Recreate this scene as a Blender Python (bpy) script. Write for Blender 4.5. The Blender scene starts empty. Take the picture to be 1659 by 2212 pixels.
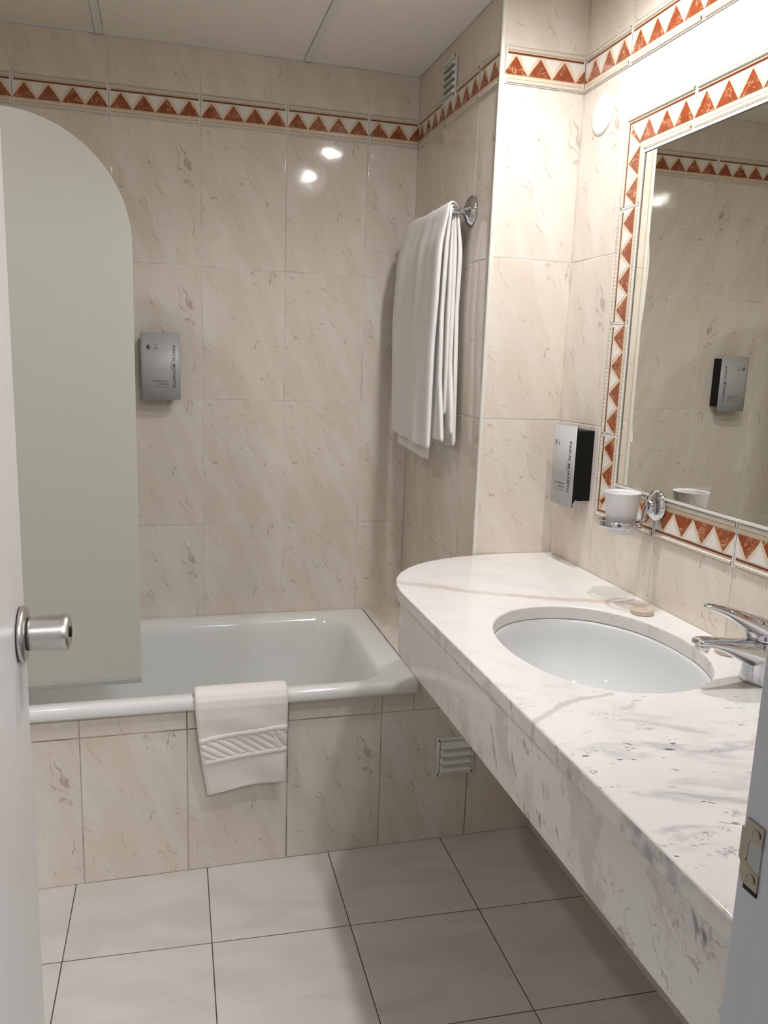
import bpy, bmesh, math, random
from math import sin, cos, pi, sqrt, atan2, radians
from mathutils import Vector, Matrix
random.seed(7)
S = bpy.context.scene
COL = S.collection

# ------------------------------------------------------------------ camera, world, lights, exposure
W_PX, H_PX, F_PX = 1659, 2212, 1736.86
cam = bpy.data.cameras.new('camera'); camo = bpy.data.objects.new('camera', cam); COL.objects.link(camo)
cam.sensor_fit = 'VERTICAL'; cam.sensor_height = 24.0; cam.sensor_width = 18.0
cam.lens = F_PX / H_PX * 24.0; cam.clip_start = 0.02
R_ = Vector((0.96426385, -0.26266401, 0.03468206)); U_ = Vector((0.01550675, 0.18663028, 0.98230783)); F_ = Vector((0.26448964, 0.94666613, -0.1840339))
M = Matrix(((R_.x, U_.x, -F_.x, -0.78016), (R_.y, U_.y, -F_.y, -2.54539), (R_.z, U_.z, -F_.z, 1.29651), (0, 0, 0, 1)))
camo.matrix_world = M
S.camera = camo
S.view_settings.view_transform = 'Standard'; S.view_settings.look = 'None'
S.view_settings.gamma = 1; S.view_settings.use_curve_mapping = False
S.view_settings.exposure = 0.32
w = bpy.data.worlds.new('world'); S.world = w; w.use_nodes = True
w.node_tree.nodes['Background'].inputs[0].default_value = (0.9, 0.95, 1.0, 1)
w.node_tree.nodes['Background'].inputs[1].default_value = 0.15
S.cycles.max_bounces = 12; S.cycles.diffuse_bounces = 6; S.cycles.glossy_bounces = 6
S.cycles.transmission_bounces = 8; S.cycles.caustics_reflective = False; S.cycles.caustics_refractive = False
S.cycles.sample_clamp_indirect = 6.0

ZC = 2.156            # ceiling
X2 = 0.2157           # right wall
YC = -0.6455          # column face
YT = -0.638           # tub front
XL = -1.72            # left wall
YD = -2.112           # door wall, room side
ZB, HB, H = 1.947, 0.0845, 0.3922
RIM, CZ = 0.4726, 0.812

def lamp(name, loc, rot, size, power, color, shape='DISK', size_y=None, spread=pi):
    l = bpy.data.lights.new(name, 'AREA'); l.shape = shape; l.size = size
    if size_y: l.size_y = size_y
    l.energy = power; l.color = color; l.spread = spread
    o = bpy.data.objects.new(name, l); COL.objects.link(o); o.location = loc; o.rotation_euler = rot
    return o
LAMPS = [(-0.08, -1.0), (-0.08, -1.5)]
for (lx, ly) in LAMPS:
    lamp('downlight_lamp', (lx, ly, ZC - 0.0115), (0, 0, 0), 0.060, 2.4, (1.0, 0.985, 0.97), spread=radians(150))
lamp('downlight_lamp', (-1.25, -1.25, ZC - 0.0115), (0, 0, 0), 0.060, 2.2, (1.0, 0.985, 0.97), spread=radians(170))
lamp('corridor_fill', (-0.2, -3.2, 2.28), (0, 0, 0), 0.5, 44.0, (0.93, 0.96, 1.0), 'SQUARE')  # unseen fill light added behind the camera to brighten the room

# ------------------------------------------------------------------ shader helper
class G:
    def __init__(s, name):
        s.m = bpy.data.materials.new(name); s.m.use_nodes = True
        s.t = s.m.node_tree; s.b = s.t.nodes['Principled BSDF']; s.out = s.t.nodes['Material Output']
    def n(s, typ, **k):
        x = s.t.nodes.new(typ)
        for a, b in k.items(): setattr(x, a, b)
        return x
    def put(s, sock, v):
        if isinstance(v, bpy.types.NodeSocket): s.t.links.new(v, sock)
        elif isinstance(v, (tuple, list)) and len(v) == 3 and sock.type == 'RGBA': sock.default_value = (*v, 1)
        else: sock.default_value = v
    def math(s, op, a, b=0.0, c=0.0, clamp=False):
        x = s.n('ShaderNodeMath', operation=op, use_clamp=clamp)
        s.put(x.inputs[0], a); s.put(x.inputs[1], b); s.put(x.inputs[2], c); return x.outputs[0]
    def add(s, a, b): return s.math('ADD', a, b)
    def sub(s, a, b): return s.math('SUBTRACT', a, b)
    def mul(s, a, b): return s.math('MULTIPLY', a, b)
    def ss(s, v, a, b, lo=0.0, hi=1.0):      # smoothstep of v from a..b to lo..hi
        x = s.n('ShaderNodeMapRange', interpolation_type='SMOOTHSTEP')
        s.put(x.inputs[0], v); x.inputs[1].default_value = a; x.inputs[2].default_value = b
        x.inputs[3].default_value = lo; x.inputs[4].default_value = hi; return x.outputs[0]
    def vec(s, x, y, z=0.0):
        n = s.n('ShaderNodeCombineXYZ')
        for i, v in enumerate((x, y, z)): s.put(n.inputs[i], v)
        return n.outputs[0]
    def sep(s, v):
        n = s.n('ShaderNodeSeparateXYZ'); s.put(n.inputs[0], v); return n.outputs
    def noise(s, v, scale, detail=3.0, rough=0.5, dist=0.0):
        n = s.n('ShaderNodeTexNoise'); s.put(n.inputs['Vector'], v)
        n.inputs['Scale'].default_value = scale; n.inputs['Detail'].default_value = detail
        n.inputs['Roughness'].default_value = rough; n.inputs['Distortion'].default_value = dist
        return n.outputs['Fac']
    def mix(s, f, a, b):
        n = s.n('ShaderNodeMix', data_type='RGBA'); s.put(n.inputs['Factor'], f)
        s.put(n.inputs[6], a); s.put(n.inputs[7], b); return n.outputs[2]
    def bump(s, h, strength=1.0, dist=0.001):
        n = s.n('ShaderNodeBump'); s.put(n.inputs['Height'], h)
        n.inputs['Strength'].default_value = strength; n.inputs['Distance'].default_value = dist
        s.t.links.new(n.outputs[0], s.b.inputs['Normal']); return n
    def obj(s): return s.n('ShaderNodeTexCoord').outputs['Object']
    def uv(s): return s.n('ShaderNodeTexCoord').outputs['UV']
    def set(s, col=None, rough=None, metal=None, spec=None, **k):
        if col is not None: s.put(s.b.inputs['Base Color'], col)
        if rough is not None: s.put(s.b.inputs['Roughness'], rough)
        if metal is not None: s.b.inputs['Metallic'].default_value = metal
        if spec is not None: s.b.inputs['Specular IOR Level'].default_value = spec
        for a, b in k.items(): s.put(s.b.inputs[a.replace('_', ' ')], b)
        return s.m

def plain(name, col, rough=0.4, metal=0.0, spec=0.5, var=0.04, scale=30):
    g = G(name)
    n = g.noise(g.obj(), scale, 3)
    c2 = tuple(max(0, c * (1 - var * 2)) for c in col)
    return g.set(g.mix(n, c2, col), rough, metal, spec)

MAT = {}
# glazed wall tile with a printed marble pattern; UV = position inside the tile (metres)
def make_tile_mat():
    g = G('glazed_tile')
    uv = g.sep(g.uv()); u, v = uv[0], uv[1]
    at = g.n('ShaderNodeAttribute', attribute_name='rnd').outputs['Fac']
    kind = g.mul(g.math('FLOOR', g.mul(at, 3.0)), 3.7)
    # rotate so that 'a' runs along the vein direction (steep, down to the right)
    ca, sa = cos(radians(-68)), sin(radians(-68))
    a = g.add(g.mul(u, ca), g.mul(v, sa)); b = g.sub(g.mul(v, ca), g.mul(u, sa))
    P1 = g.vec(g.add(g.mul(u, 15.0), g.mul(v, 5.0)), g.mul(v, 3.2), kind)
    w1 = g.noise(g.vec(u, v, kind), 17.0, 3, 0.55)
    P2 = g.vec(g.add(g.add(g.mul(u, 15.0), g.mul(v, 6.0)), g.mul(w1, 1.0)), g.add(g.mul(v, 3.0), g.mul(w1, 0.3)), g.add(kind, 1.3))
    n2 = g.noise(P2, 1.0, 2, 0.45)
    line = g.ss(g.math('ABSOLUTE', g.sub(n2, 0.5)), 0.0, 0.0050, 1.0, 0.0)
    gate = g.ss(g.noise(g.vec(u, v, g.add(kind, 5.0)), 17.0, 3, 0.6), 0.45, 0.58)
    vein = g.mul(line, gate)
    n3 = g.noise(g.vec(g.add(g.mul(a, 5.0), g.mul(w1, 0.7)), g.add(g.mul(b, 17.0), g.mul(w1, 1.3)), g.add(kind, 9.0)), 1.0, 2, 0.5)
    line3 = g.mul(g.ss(g.math('ABSOLUTE', g.sub(n3, 0.47)), 0.0, 0.008, 1.0, 0.0), g.ss(g.noise(g.vec(u, v, g.add(kind, 7.0)), 22.0, 2), 0.52, 0.62))
    blot = g.ss(g.noise(P1, 1.0, 3, 0.55), 0.36, 0.66)
    blot2 = g.ss(g.noise(g.vec(u, v, g.add(kind, 3.0)), 7.0, 3, 0.5), 0.45, 0.7)
    c = g.mix(blot, (0.702, 0.632, 0.560), (0.757, 0.705, 0.648))
    c = g.mix(g.mul(blot2, 0.40), c, (0.705, 0.615, 0.510))
    c = g.mix(g.mul(vein, 0.70), c, (0.300, 0.240, 0.185))
    c = g.mix(g.mul(line3, 0.55), c, (0.300, 0.240, 0.180))
    h = g.noise(g.obj(), 9.0, 2)
    g.bump(g.add(h, g.mul(g.noise(g.obj(), 120.0, 1), 0.02)), 1.0, 0.0007)
    return g.set(c, 0.075, spec=0.5)
MAT['tile'] = make_tile_mat()

def make_grout(name, c1, c2):
    g = G(name)
    n = g.ss(g.noise(g.obj(), 6.0, 4, 0.6), 0.42, 0.62)
    return g.set(g.mix(n, c1, c2), 0.8)
MAT['grout'] = make_grout('wall_grout', (0.72, 0.69, 0.65), (0.55, 0.50, 0.44))
MAT['grout_low'] = make_grout('tub_front_grout', (0.50, 0.45, 0.38), (0.24, 0.20, 0.15))
MAT['grout_floor'] = make_grout('floor_grout', (0.10, 0.085, 0.07), (0.05, 0.04, 0.035))

def make_floor_mat():
    g = G('floor_tile')
    uv = g.sep(g.uv()); at = g.n('ShaderNodeAttribute', attribute_name='rnd').outputs['Fac']
    k = g.mul(at, 20.0)
    n1 = g.noise(g.vec(g.add(g.mul(uv[0], 1.0), g.mul(uv[1], 0.6)), g.mul(uv[1], 2.6), k), 5.0, 4, 0.55, 0.6)
    n2 = g.noise(g.vec(uv[0], uv[1], k), 60.0, 4, 0.7)
    c = g.mix(g.ss(n1, 0.35, 0.7), (0.60, 0.585, 0.565), (0.54, 0.515, 0.485))
    c = g.mix(g.mul(n2, 0.18), c, (0.42, 0.37, 0.32))
    g.bump(n2, 0.4, 0.0004)
    return g.set(c, 0.36, spec=0.4)
MAT['floor'] = make_floor_mat()

MAT['cream'] = plain('border_cream', (0.76, 0.62, 0.47), 0.12, var=0.05)
MAT['white_glaze'] = plain('border_white_glaze', (0.80, 0.77, 0.73), 0.10, var=0.03)
MAT['rope'] = plain('border_rope_relief', (0.74, 0.69, 0.60), 0.16, var=0.10, scale=160)
MAT['band_red'] = plain('border_red_band', (0.17, 0.042, 0.024), 0.12, var=0.1)
MAT['thin_dark'] = plain('border_thin_line', (0.23, 0.19, 0.15), 0.2)
def make_redmarble():
    g = G('red_marble_print'); o = g.obj()
    n = g.noise(o, 55.0, 4, 0.6, 1.2)
    vein = g.ss(g.math('ABSOLUTE', g.sub(n, 0.5)), 0.0, 0.035, 1.0, 0.0)
    gate = g.ss(g.noise(o, 38.0, 2), 0.42, 0.6)
    base = g.mix(g.noise(o, 30.0, 3), (0.19, 0.038, 0.013), (0.36, 0.090, 0.030))
    return g.set(g.mix(g.mul(g.mul(vein, gate), 0.8), base, (0.80, 0.50, 0.28)), 0.12)
MAT['red'] = make_redmarble()

def make_marble():
    g = G('white_marble'); o = g.obj(); xyz = g.sep(o); X, Y, Z = xyz
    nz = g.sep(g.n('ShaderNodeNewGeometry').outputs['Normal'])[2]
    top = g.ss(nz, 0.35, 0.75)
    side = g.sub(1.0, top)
    warp = g.sub(g.noise(o, 9.0, 4, 0.6), 0.5)
    warp2 = g.sub(g.noise(o, 40.0, 3, 0.6), 0.5)
    near = g.ss(Y, -1.40, -1.75)                       # the greyer, speckled end of the slab
    cloud = g.ss(g.noise(o, 5.0, 5, 0.6, 0.5), 0.42, 0.72)
    c = g.mix(g.mul(cloud, 0.55), (0.80, 0.79, 0.785), (0.67, 0.645, 0.625))
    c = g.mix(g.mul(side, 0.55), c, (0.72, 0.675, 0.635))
    # soft grey streaks
    a = g.add(g.mul(X, 0.96), g.mul(Y, -0.26)); b = g.add(g.mul(X, 0.26), g.mul(Y, 0.96))
    st = g.noise(g.vec(g.mul(a, 7.0), g.mul(b, 17.0), 3.0), 1.0, 4, 0.62, 0.7)
    c = g.mix(g.mul(g.mul(g.ss(st, 0.50, 0.68), top), g.add(0.12, g.mul(near, 0.60))), c, (0.42, 0.42, 0.455))
    # thin crackle veins in the near half
    vn = g.noise(g.vec(g.add(g.mul(a, 7.0), g.mul(warp2, 2.0)), g.add(g.mul(b, 13.0), g.mul(warp2, 2.0)), 11.0), 1.0, 3, 0.5)
    vl = g.mul(g.ss(g.math('ABSOLUTE', g.sub(vn, 0.51)), 0.0, 0.018, 1.0, 0.0), g.ss(g.noise(o, 13.0, 3), 0.46, 0.58))
    c = g.mix(g.mul(g.mul(vl, top), g.mul(near, 0.75)), c, (0.30, 0.29, 0.33))
    # dark flakes
    fl = g.noise(g.vec(g.mul(a, 34.0), g.mul(b, 95.0), 21.0), 1.0, 2, 0.55)
    flg = g.ss(g.noise(g.vec(X, Y, 4.0), 7.5, 2), 0.46, 0.56)
    c = g.mix(g.mul(g.mul(g.mul(g.ss(fl, 0.645, 0.68), flg), top), g.mul(near, 0.9)), c, (0.06, 0.065, 0.085))
    # long veins drawn as polylines on the slab
    def seg(x0, y0, x1, y1, wd, wob):
        dx, dy = x1 - x0, y1 - y0; L2 = dx * dx + dy * dy
        px = g.sub(g.add(X, g.mul(warp, wob)), x0); py = g.sub(g.add(Y, g.mul(warp2, wob * 0.6)), y0)
        t = g.math('DIVIDE', g.add(g.mul(px, dx), g.mul(py, dy)), L2, clamp=True)
        ex = g.sub(px, g.mul(t, dx)); ey = g.sub(py, g.mul(t, dy))
        d = g.math('SQRT', g.add(g.mul(ex, ex), g.mul(ey, ey)))
        return g.ss(d, wd * 0.2, wd, 1.0, 0.0)
    v1 = None
    for sgm in VEIN1:
        q = seg(*sgm, 0.020, 0.04); v1 = q if v1 is None else g.math('MAXIMUM', v1, q)
    botm = g.ss(Z, 0.779, 0.786)
    v1 = g.mul(v1, botm)
    c = g.mix(g.mul(g.mul(v1, 0.60), g.ss(g.noise(o, 14.0, 4, 0.7), 0.25, 0.6, 0.35, 1.0)), c, (0.50, 0.385, 0.31))
    v2 = None
    for sgm in VEIN2:
        q = seg(*sgm, 0.008, 0.03); v2 = q if v2 is None else g.math('MAXIMUM', v2, q)
    c = g.mix(g.mul(g.mul(v2, 0.5), botm), c, (0.45, 0.36, 0.34))
    v3 = g.mul(seg(-0.292, -1.845, -0.292, -1.935, 0.030, 0.05), g.mul(botm, side))
    c = g.mix(g.mul(g.mul(v3, 0.75), g.ss(g.noise(o, 28.0, 4, 0.6), 0.35, 0.65)), c, (0.27, 0.275, 0.27))
    # apron: steep brown and grey streaks
    ca, sa = cos(radians(62)), sin(radians(62))
    p = g.add(g.mul(Y, ca), g.mul(Z, sa)); q = g.sub(g.mul(Z, ca), g.mul(Y, sa))
    sn = g.noise(g.vec(g.add(g.mul(p, 4.0), g.mul(warp, 0.9)), g.add(g.mul(q, 13.0), g.mul(warp2, 1.2)), 2.0), 1.0, 3, 0.5)
    sl = g.mul(g.ss(sn, 0.53, 0.66), side)
    c = g.mix(g.mul(sl, 0.42), c, (0.43, 0.365, 0.33))
    sv = g.mul(g.ss(g.math('ABSOLUTE', g.sub(sn, 0.46)), 0.0, 0.016, 1.0, 0.0), g.mul(side, g.ss(g.noise(o, 8.0, 2), 0.45, 0.6)))
    c = g.mix(g.mul(sv, g.add(0.20, g.mul(near, 0.42))), c, (0.30, 0.235, 0.22))
    sk = g.noise(g.vec(g.mul(p, 22.0), g.mul(q, 70.0), 8.0), 1.0, 2, 0.6)
    gate = g.ss(g.noise(g.vec(g.mul(p, 3.0), g.mul(q, 9.0), 5.0), 1.0, 2), 0.52, 0.60)
    c = g.mix(g.mul(g.mul(g.ss(sk, 0.58, 0.68), gate), g.mul(side, 0.7)), c, (0.13, 0.11, 0.13))
    rb = g.ss(g.noise(g.vec(g.mul(Y, 12.0), g.mul(Z, 12.0), 15.0), 1.0, 2), 0.68, 0.75)
    c = g.mix(g.mul(g.mul(rb, side), 0.5), c, (0.42, 0.27, 0.12))
    return g.set(c, 0.13, spec=0.5)
VEIN1 = [(-0.295, -0.865, -0.12, -0.985), (-0.12, -0.985, 0.0, -1.045), (0.0, -1.045, 0.20, -1.12)]
VEIN2 = [(-0.29, -1.60, -0.21, -1.545), (-0.21, -1.545, -0.13, -1.53)]

MAT['ceramic'] = plain('white_ceramic', (0.68, 0.695, 0.70), 0.035, var=0.01)
MAT['enamel'] = plain('white_enamel', (0.76, 0.775, 0.765), 0.10, var=0.015)
def chrome(name, col=(0.68, 0.69, 0.72), rough=0.05):
    g = G(name); return g.set(g.mix(g.noise(g.obj(), 40, 2), tuple(c * .96 for c in col), col), rough, 1.0)
MAT['chrome'] = chrome('chrome')
MAT['satin'] = chrome('satin_steel', (0.60, 0.58, 0.56), 0.33)
MAT['bronze'] = chrome('dull_bronze', (0.42, 0.38, 0.31), 0.38)
MAT['mirror'] = chrome('mirror_silver', (0.90, 0.90, 0.84), 0.0)
MAT['silver_edge'] = plain('mirror_edge_strip', (0.78, 0.77, 0.74), 0.2)
MAT['black'] = plain('black_plastic', (0.004, 0.0045, 0.004), 0.5, spec=0.25)
MAT['dark'] = plain('dark_gap', (0.02, 0.018, 0.015), 0.9)
def make_plate():
    g = G('brushed_grey_plate')
    n = g.noise(g.obj(), 400.0, 2)
    return g.set(g.mix(n, (0.45, 0.46, 0.475), (0.50, 0.51, 0.525)), 0.45, 0.10)
MAT['plate'] = make_plate()
MAT['ink'] = plain('black_print', (0.02, 0.02, 0.025), 0.5)
MAT['ink_grey'] = plain('grey_print', (0.16, 0.165, 0.17), 0.5)
MAT['vent'] = plain('white_vent_plastic', (0.76, 0.775, 0.735), 0.35)
MAT['white_plastic'] = plain('white_plastic', (0.80, 0.79, 0.80), 0.25)
MAT['strip'] = plain('corner_strip_plastic', (0.76, 0.75, 0.69), 0.3)
MAT['door'] = plain('white_door_lacquer', (0.70, 0.68, 0.68), 0.32)
MAT['jamb'] = plain('white_jamb_paint', (0.62, 0.64, 0.68), 0.35)
MAT['ceiling'] = plain('ceiling_panel', (0.87, 0.845, 0.78), 0.75, var=0.03, scale=60)
MAT['bar'] = plain('ceiling_bar_metal', (0.80, 0.80, 0.79), 0.4)
MAT['plaster'] = plain('corridor_plaster', (0.20, 0.195, 0.19), 0.8)  # dimness put into the wall colour so chrome reflects a dark corridor
MAT['soap'] = plain('wrapped_soap', (0.68, 0.56, 0.46), 0.3, var=0.12, scale=200)
MAT['label'] = plain('care_label', (0.62, 0.58, 0.55), 0.7, var=0.3, scale=500)
def make_towel(name, col):
    g = G(name); o = g.obj()
    n = g.noise(o, 700.0, 2, 0.7); n2 = g.noise(o, 180.0, 3)
    g.bump(g.add(n, g.mul(n2, 0.6)), 0.35, 0.0008)
    return g.set(g.mix(n, tuple(c * .9 for c in col), col), 0.95, spec=0.1, Sheen_Weight=0.25)
MAT['towel'] = make_towel('white_terry', (0.86, 0.845, 0.835))
MAT['mat'] = make_towel('white_terry_mat', (0.85, 0.82, 0.80))
def make_frost():
    g = G('frosted_glass')
    d = g.n('ShaderNodeBsdfDiffuse'); d.inputs[0].default_value = (0.66, 0.66, 0.61, 1)
    t = g.n('ShaderNodeBsdfTranslucent'); t.inputs[0].default_value = (0.78, 0.80, 0.71, 1)
    gl = g.n('ShaderNodeBsdfGlossy'); gl.inputs['Roughness'].default_value = 0.45; gl.inputs[0].default_value = (0.8, 0.8, 0.8, 1)
    m1 = g.n('ShaderNodeMixShader'); m1.inputs[0].default_value = 0.42
    g.t.links.new(d.outputs[0], m1.inputs[1]); g.t.links.new(t.outputs[0], m1.inputs[2])
    m2 = g.n('ShaderNodeMixShader'); m2.inputs[0].default_value = 0.04
    g.t.links.new(m1.outputs[0], m2.inputs[1]); g.t.links.new(gl.outputs[0], m2.inputs[2])
    g.t.links.new(m2.outputs[0], g.out.inputs[0])
    return g.m
MAT['frost'] = make_frost()
def make_wrap():
    g = G('clear_plastic_wrap'); o = g.obj()
    n = g.noise(o, 55.0, 4, 0.6, 1.5)
    g.bump(n, 1.0, 0.010)
    return g.set((1, 1, 1), 0.06, spec=0.9, Alpha=0.11)
MAT['wrap'] = make_wrap()
MAT['cup'] = plain('white_tumbler_plastic', (0.86, 0.85, 0.87), 0.3)

def make_lens(nm, em):
    g = G(nm); g.set((1, 1, 1), 0.3)
    g.put(g.b.inputs['Emission Color'], (1.0, 0.985, 0.97)); g.b.inputs['Emission Strength'].default_value = em
    return g.m
MAT['lens'] = make_lens('lamp_lens', 200.0); MAT['lens_dim'] = make_lens('lamp_lens_dim', 110.0)
MAT['marble'] = make_marble()

# ------------------------------------------------------------------ mesh helpers
def link(o, parent=None):
    COL.objects.link(o)
    if parent is not None: o.parent = parent
    return o
def mobj(name, bm, mats, parent=None, smooth=False, loc=None, rot=None):
    me = bpy.data.meshes.new(name); bm.normal_update(); bm.to_mesh(me); bm.free()
    for m in (mats if isinstance(mats, (list, tuple)) else [mats]): me.materials.append(m)
    if smooth:
        for p in me.polygons: p.use_smooth = True
    o = bpy.data.objects.new(name, me); link(o, parent)
    if loc: o.location = loc
    if rot: o.rotation_euler = rot
    return o
def tag(o, label, cat, group=None, kind=None):
    o['label'] = label; o['category'] = cat
    if group: o['group'] = group
    if kind: o['kind'] = kind
    return o
def struct(o, label=None):
    o['kind'] = 'structure'
    if label: o['label'] = label
    return o
def empty(name, loc, rotz=0):
    o = bpy.data.objects.new(name, None); COL.objects.link(o); o.location = loc; o.rotation_euler = (0, 0, rotz)
    o.empty_display_size = 0.05
    return o
def box(bm, x0, x1, y0, y1, z0, z1, mi=0):
    v = [bm.verts.new((x, y, z)) for x in (x0, x1) for y in (y0, y1) for z in (z0, z1)]
    fs = []
    for q in ((0, 1, 3, 2), (4, 6, 7, 5), (0, 4, 5, 1), (2, 3, 7, 6), (0, 2, 6, 4), (1, 5, 7, 3)):
        f = bm.faces.new([v[i] for i in q]); f.material_index = mi; fs.append(f)
    return fs
def bevel_mod(o, w=0.002, seg=2, ang=35):
    m = o.modifiers.new('bevel', 'BEVEL'); m.width = w; m.segments = seg; m.limit_method = 'ANGLE'; m.angle_limit = radians(ang)
    for p in o.data.polygons: p.use_smooth = True
    n = o.modifiers.new('wn', 'WEIGHTED_NORMAL'); n.keep_sharp = False; n.weight = 100
    return o
def loft(bm, rings, close=True, cap0=True, cap1=True, mi=0):
    vs = [[bm.verts.new(p) for p in r] for r in rings]
    n = len(rings[0])
    for i in range(len(vs) - 1):
        for j in range(n if close else n - 1):
            k = (j + 1) % n
            f = bm.faces.new((vs[i][j], vs[i][k], vs[i + 1][k], vs[i + 1][j])); f.material_index = mi
    if cap0: bm.faces.new(list(reversed(vs[0]))).material_index = mi
    if cap1: bm.faces.new(vs[-1]).material_index = mi
    return vs
def ring(c, ax1, ax2, a, b, n=24, p=2.0):
    c, ax1, ax2 = Vector(c), Vector(ax1), Vector(ax2); out = []
    for i in range(n):
        t = 2 * pi * i / n; ct, st = cos(t), sin(t)
        if p != 2.0:
            ct = math.copysign(abs(ct) ** (2 / p), ct); st = math.copysign(abs(st) ** (2 / p), st)
        out.append(c + ax1 * (a * ct) + ax2 * (b * st))
    return out
def lathe(bm, prof, c=(0, 0, 0), axis='Z', n=48, sx=1.0, sy=1.0, mi=0, cap=True):
    c = Vector(c)
    A = {'Z': ((1, 0, 0), (0, 1, 0), (0, 0, 1)), 'X': ((0, 1, 0), (0, 0, 1), (1, 0, 0)), 'Y': ((0, 0, 1), (1, 0, 0), (0, 1, 0))}[axis]
    e1, e2, e3 = (Vector(a) for a in A)
    rings = [ring(c + e3 * h, e1, e2, max(r, 1e-5) * sx, max(r, 1e-5) * sy, n) for r, h in prof]
    loft(bm, rings, cap0=cap, cap1=cap, mi=mi)
def tube(bm, pts, rad, n=14, mi=0):
    pts = [Vector(p) for p in pts]; rings = []
    rads = rad if isinstance(rad, (list, tuple)) else [rad] * len(pts)
    up = Vector((0.03, 0.02, 1.0))
    for i, p in enumerate(pts):
        t = (pts[min(i + 1, len(pts) - 1)] - pts[max(i - 1, 0)]).normalized()
        a = t.cross(up)
        if a.length < 1e-3: a = t.cross(Vector((0, 1, 0)))
        a.normalize(); b = a.cross(t).normalized()
        rings.append(ring(p, a, b, rads[i], rads[i], n))
    loft(bm, rings, mi=mi)
def recalc(bm): bmesh.ops.recalc_face_normals(bm, faces=bm.faces[:])

# ------------------------------------------------------------------ tiled surfaces
def tiled(name, org, U, V, N, rects, mats, gap=0.0024, thick=0.010, back=0.02, extra_back=None):
    """rects: (u0,u1,v0,v1, print_u0, print_v0). The tile faces lie in the plane through org; grout sits 1.2 mm lower."""
    org, U, V, N = map(Vector, (org, U, V, N))
    bm = bmesh.new(); uvl = bm.loops.layers.uv.new('UVMap'); rl = bm.faces.layers.float.new('rnd')
    def P(u, v, d): return org + U * u + V * v + N * d
    for (u0, u1, v0, v1, pu, pv) in rects:
        if u1 - u0 < 0.006 or v1 - v0 < 0.006: continue
        r = random.random(); g = gap / 2
        L = []
        for (ins, d) in ((g, -thick), (g, -0.0009), (g + 0.0004, -0.0004), (g + 0.0012, -0.00008), (g + 0.0024, 0.0)):
            L.append([(u0 + ins, v0 + ins, d), (u1 - ins, v0 + ins, d), (u1 - ins, v1 - ins, d), (u0 + ins, v1 - ins, d)])
        vs = [[bm.verts.new(P(*c)) for c in l] for l in L]
        def mk(vl, cl):
            f = bm.faces.new(vl); f[rl] = r; f.smooth = True
            for lp, c in zip(f.loops, cl): lp[uvl].uv = (c[0] - pu, c[1] - pv)
        for i in range(4):
            for j in range(4):
                k = (j + 1) % 4
                mk((vs[i][j], vs[i][k], vs[i + 1][k], vs[i + 1][j]), (L[i][j], L[i][k], L[i + 1][k], L[i + 1][j]))
        mk(vs[4], L[4])
    us = [r[0] for r in rects] + [r[1] for r in rects]; vv = [r[2] for r in rects] + [r[3] for r in rects]
    backs = extra_back or [(min(us), max(us), min(vv), max(vv))]
    for (a, b, c, d) in backs:
        v = [bm.verts.new(P(u, w_, dd)) for u in (a, b) for w_ in (c, d) for dd in (-0.0008, -back)]
        for q in ((0, 1, 3, 2), (4, 6, 7, 5), (0, 4, 5, 1), (2, 3, 7, 6), (0, 2, 6, 4), (1, 5, 7, 3)):
            f = bm.faces.new([v[i] for i in q]); f.material_index = 1
    recalc(bm)
    o = mobj(name, bm, mats)
    m = o.modifiers.new('wn', 'WEIGHTED_NORMAL'); m.weight = 100
    return o
def cuts(a, b, joints):
    js = sorted([a, b] + [j for j in joints if a + 1e-4 < j < b - 1e-4]); return list(zip(js[:-1], js[1:]))
def grid_rects(u0, u1, uj, v0, v1, vj, W=0.25, Hh=H):
    """uj/vj: one joint position each plus pitch -> rectangles with print origin"""
    out = []
    ujs = [uj + W * k for k in range(-20, 30)]; vjs = [vj + Hh * k for k in range(-12, 12)]
    for (a, b) in cuts(u0, u1, ujs):
        pu = uj + W * math.floor(((a + b) / 2 - uj) / W)
        for (c, d) in cuts(v0, v1, vjs):
            pv = vj + Hh * math.floor(((c + d) / 2 - vj) / Hh)
            out.append((a, b, c, d, pu, pv))
    return out
XD = -0.1593
low, high = ZB, ZB + HB
def wall_rects(u0, u1, uj, z0, zfloor=0.0):
    r = grid_rects(u0, u1, uj, z0, low, ZB)
    r += [(a, b, high, ZC, pu, high - 0.02) for (a, b, c, d, pu, pv) in grid_rects(u0, u1, uj, high, high + 0.01, 99)]
    return r
TM = [MAT['tile'], MAT['grout']]
# back wall of the tub alcove
o = tiled('wall_back', (0, 0, 0), (1, 0, 0), (0, 0, 1), (0, -1, 0), wall_rects(XL, 0.0, XD, RIM - 0.03), TM, extra_back=[(XL - .02, 0.02, 0, ZC)])
struct(o)
# alcove end wall (faces -x); u = -y
o = tiled('wall_alcove', (0, 0, 0), (0, -1, 0), (0, 0, 1), (-1, 0, 0), wall_rects(0.0, -YC, 0.258, RIM - 0.004), TM, extra_back=[(0, -YC - 0.003, 0.44, ZC)])
struct(o)
# column face above the counter (faces -y); u = x
r = grid_rects(0.0, X2, 0.0, CZ - 0.35, low, ZB) + [(0.0, X2, high, ZC, 0.0, high - 0.03)]
o = tiled('wall_column', (0, YC, 0), (1, 0, 0), (0, 0, 1), (0, -1, 0), r, TM, extra_back=[(0.002, X2 + .02, 0.35, ZC)])
struct(o)
# right wall with the mirror (faces -x); u = -y
o = tiled('wall_right', (X2, 0, 0), (0, -1, 0), (0, 0, 1), (-1, 0, 0), wall_rects(-YC, -YD, 0.849, 0.0), TM, extra_back=[(0.5, -YD + 0.05, 0, ZC)])
struct(o)
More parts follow.
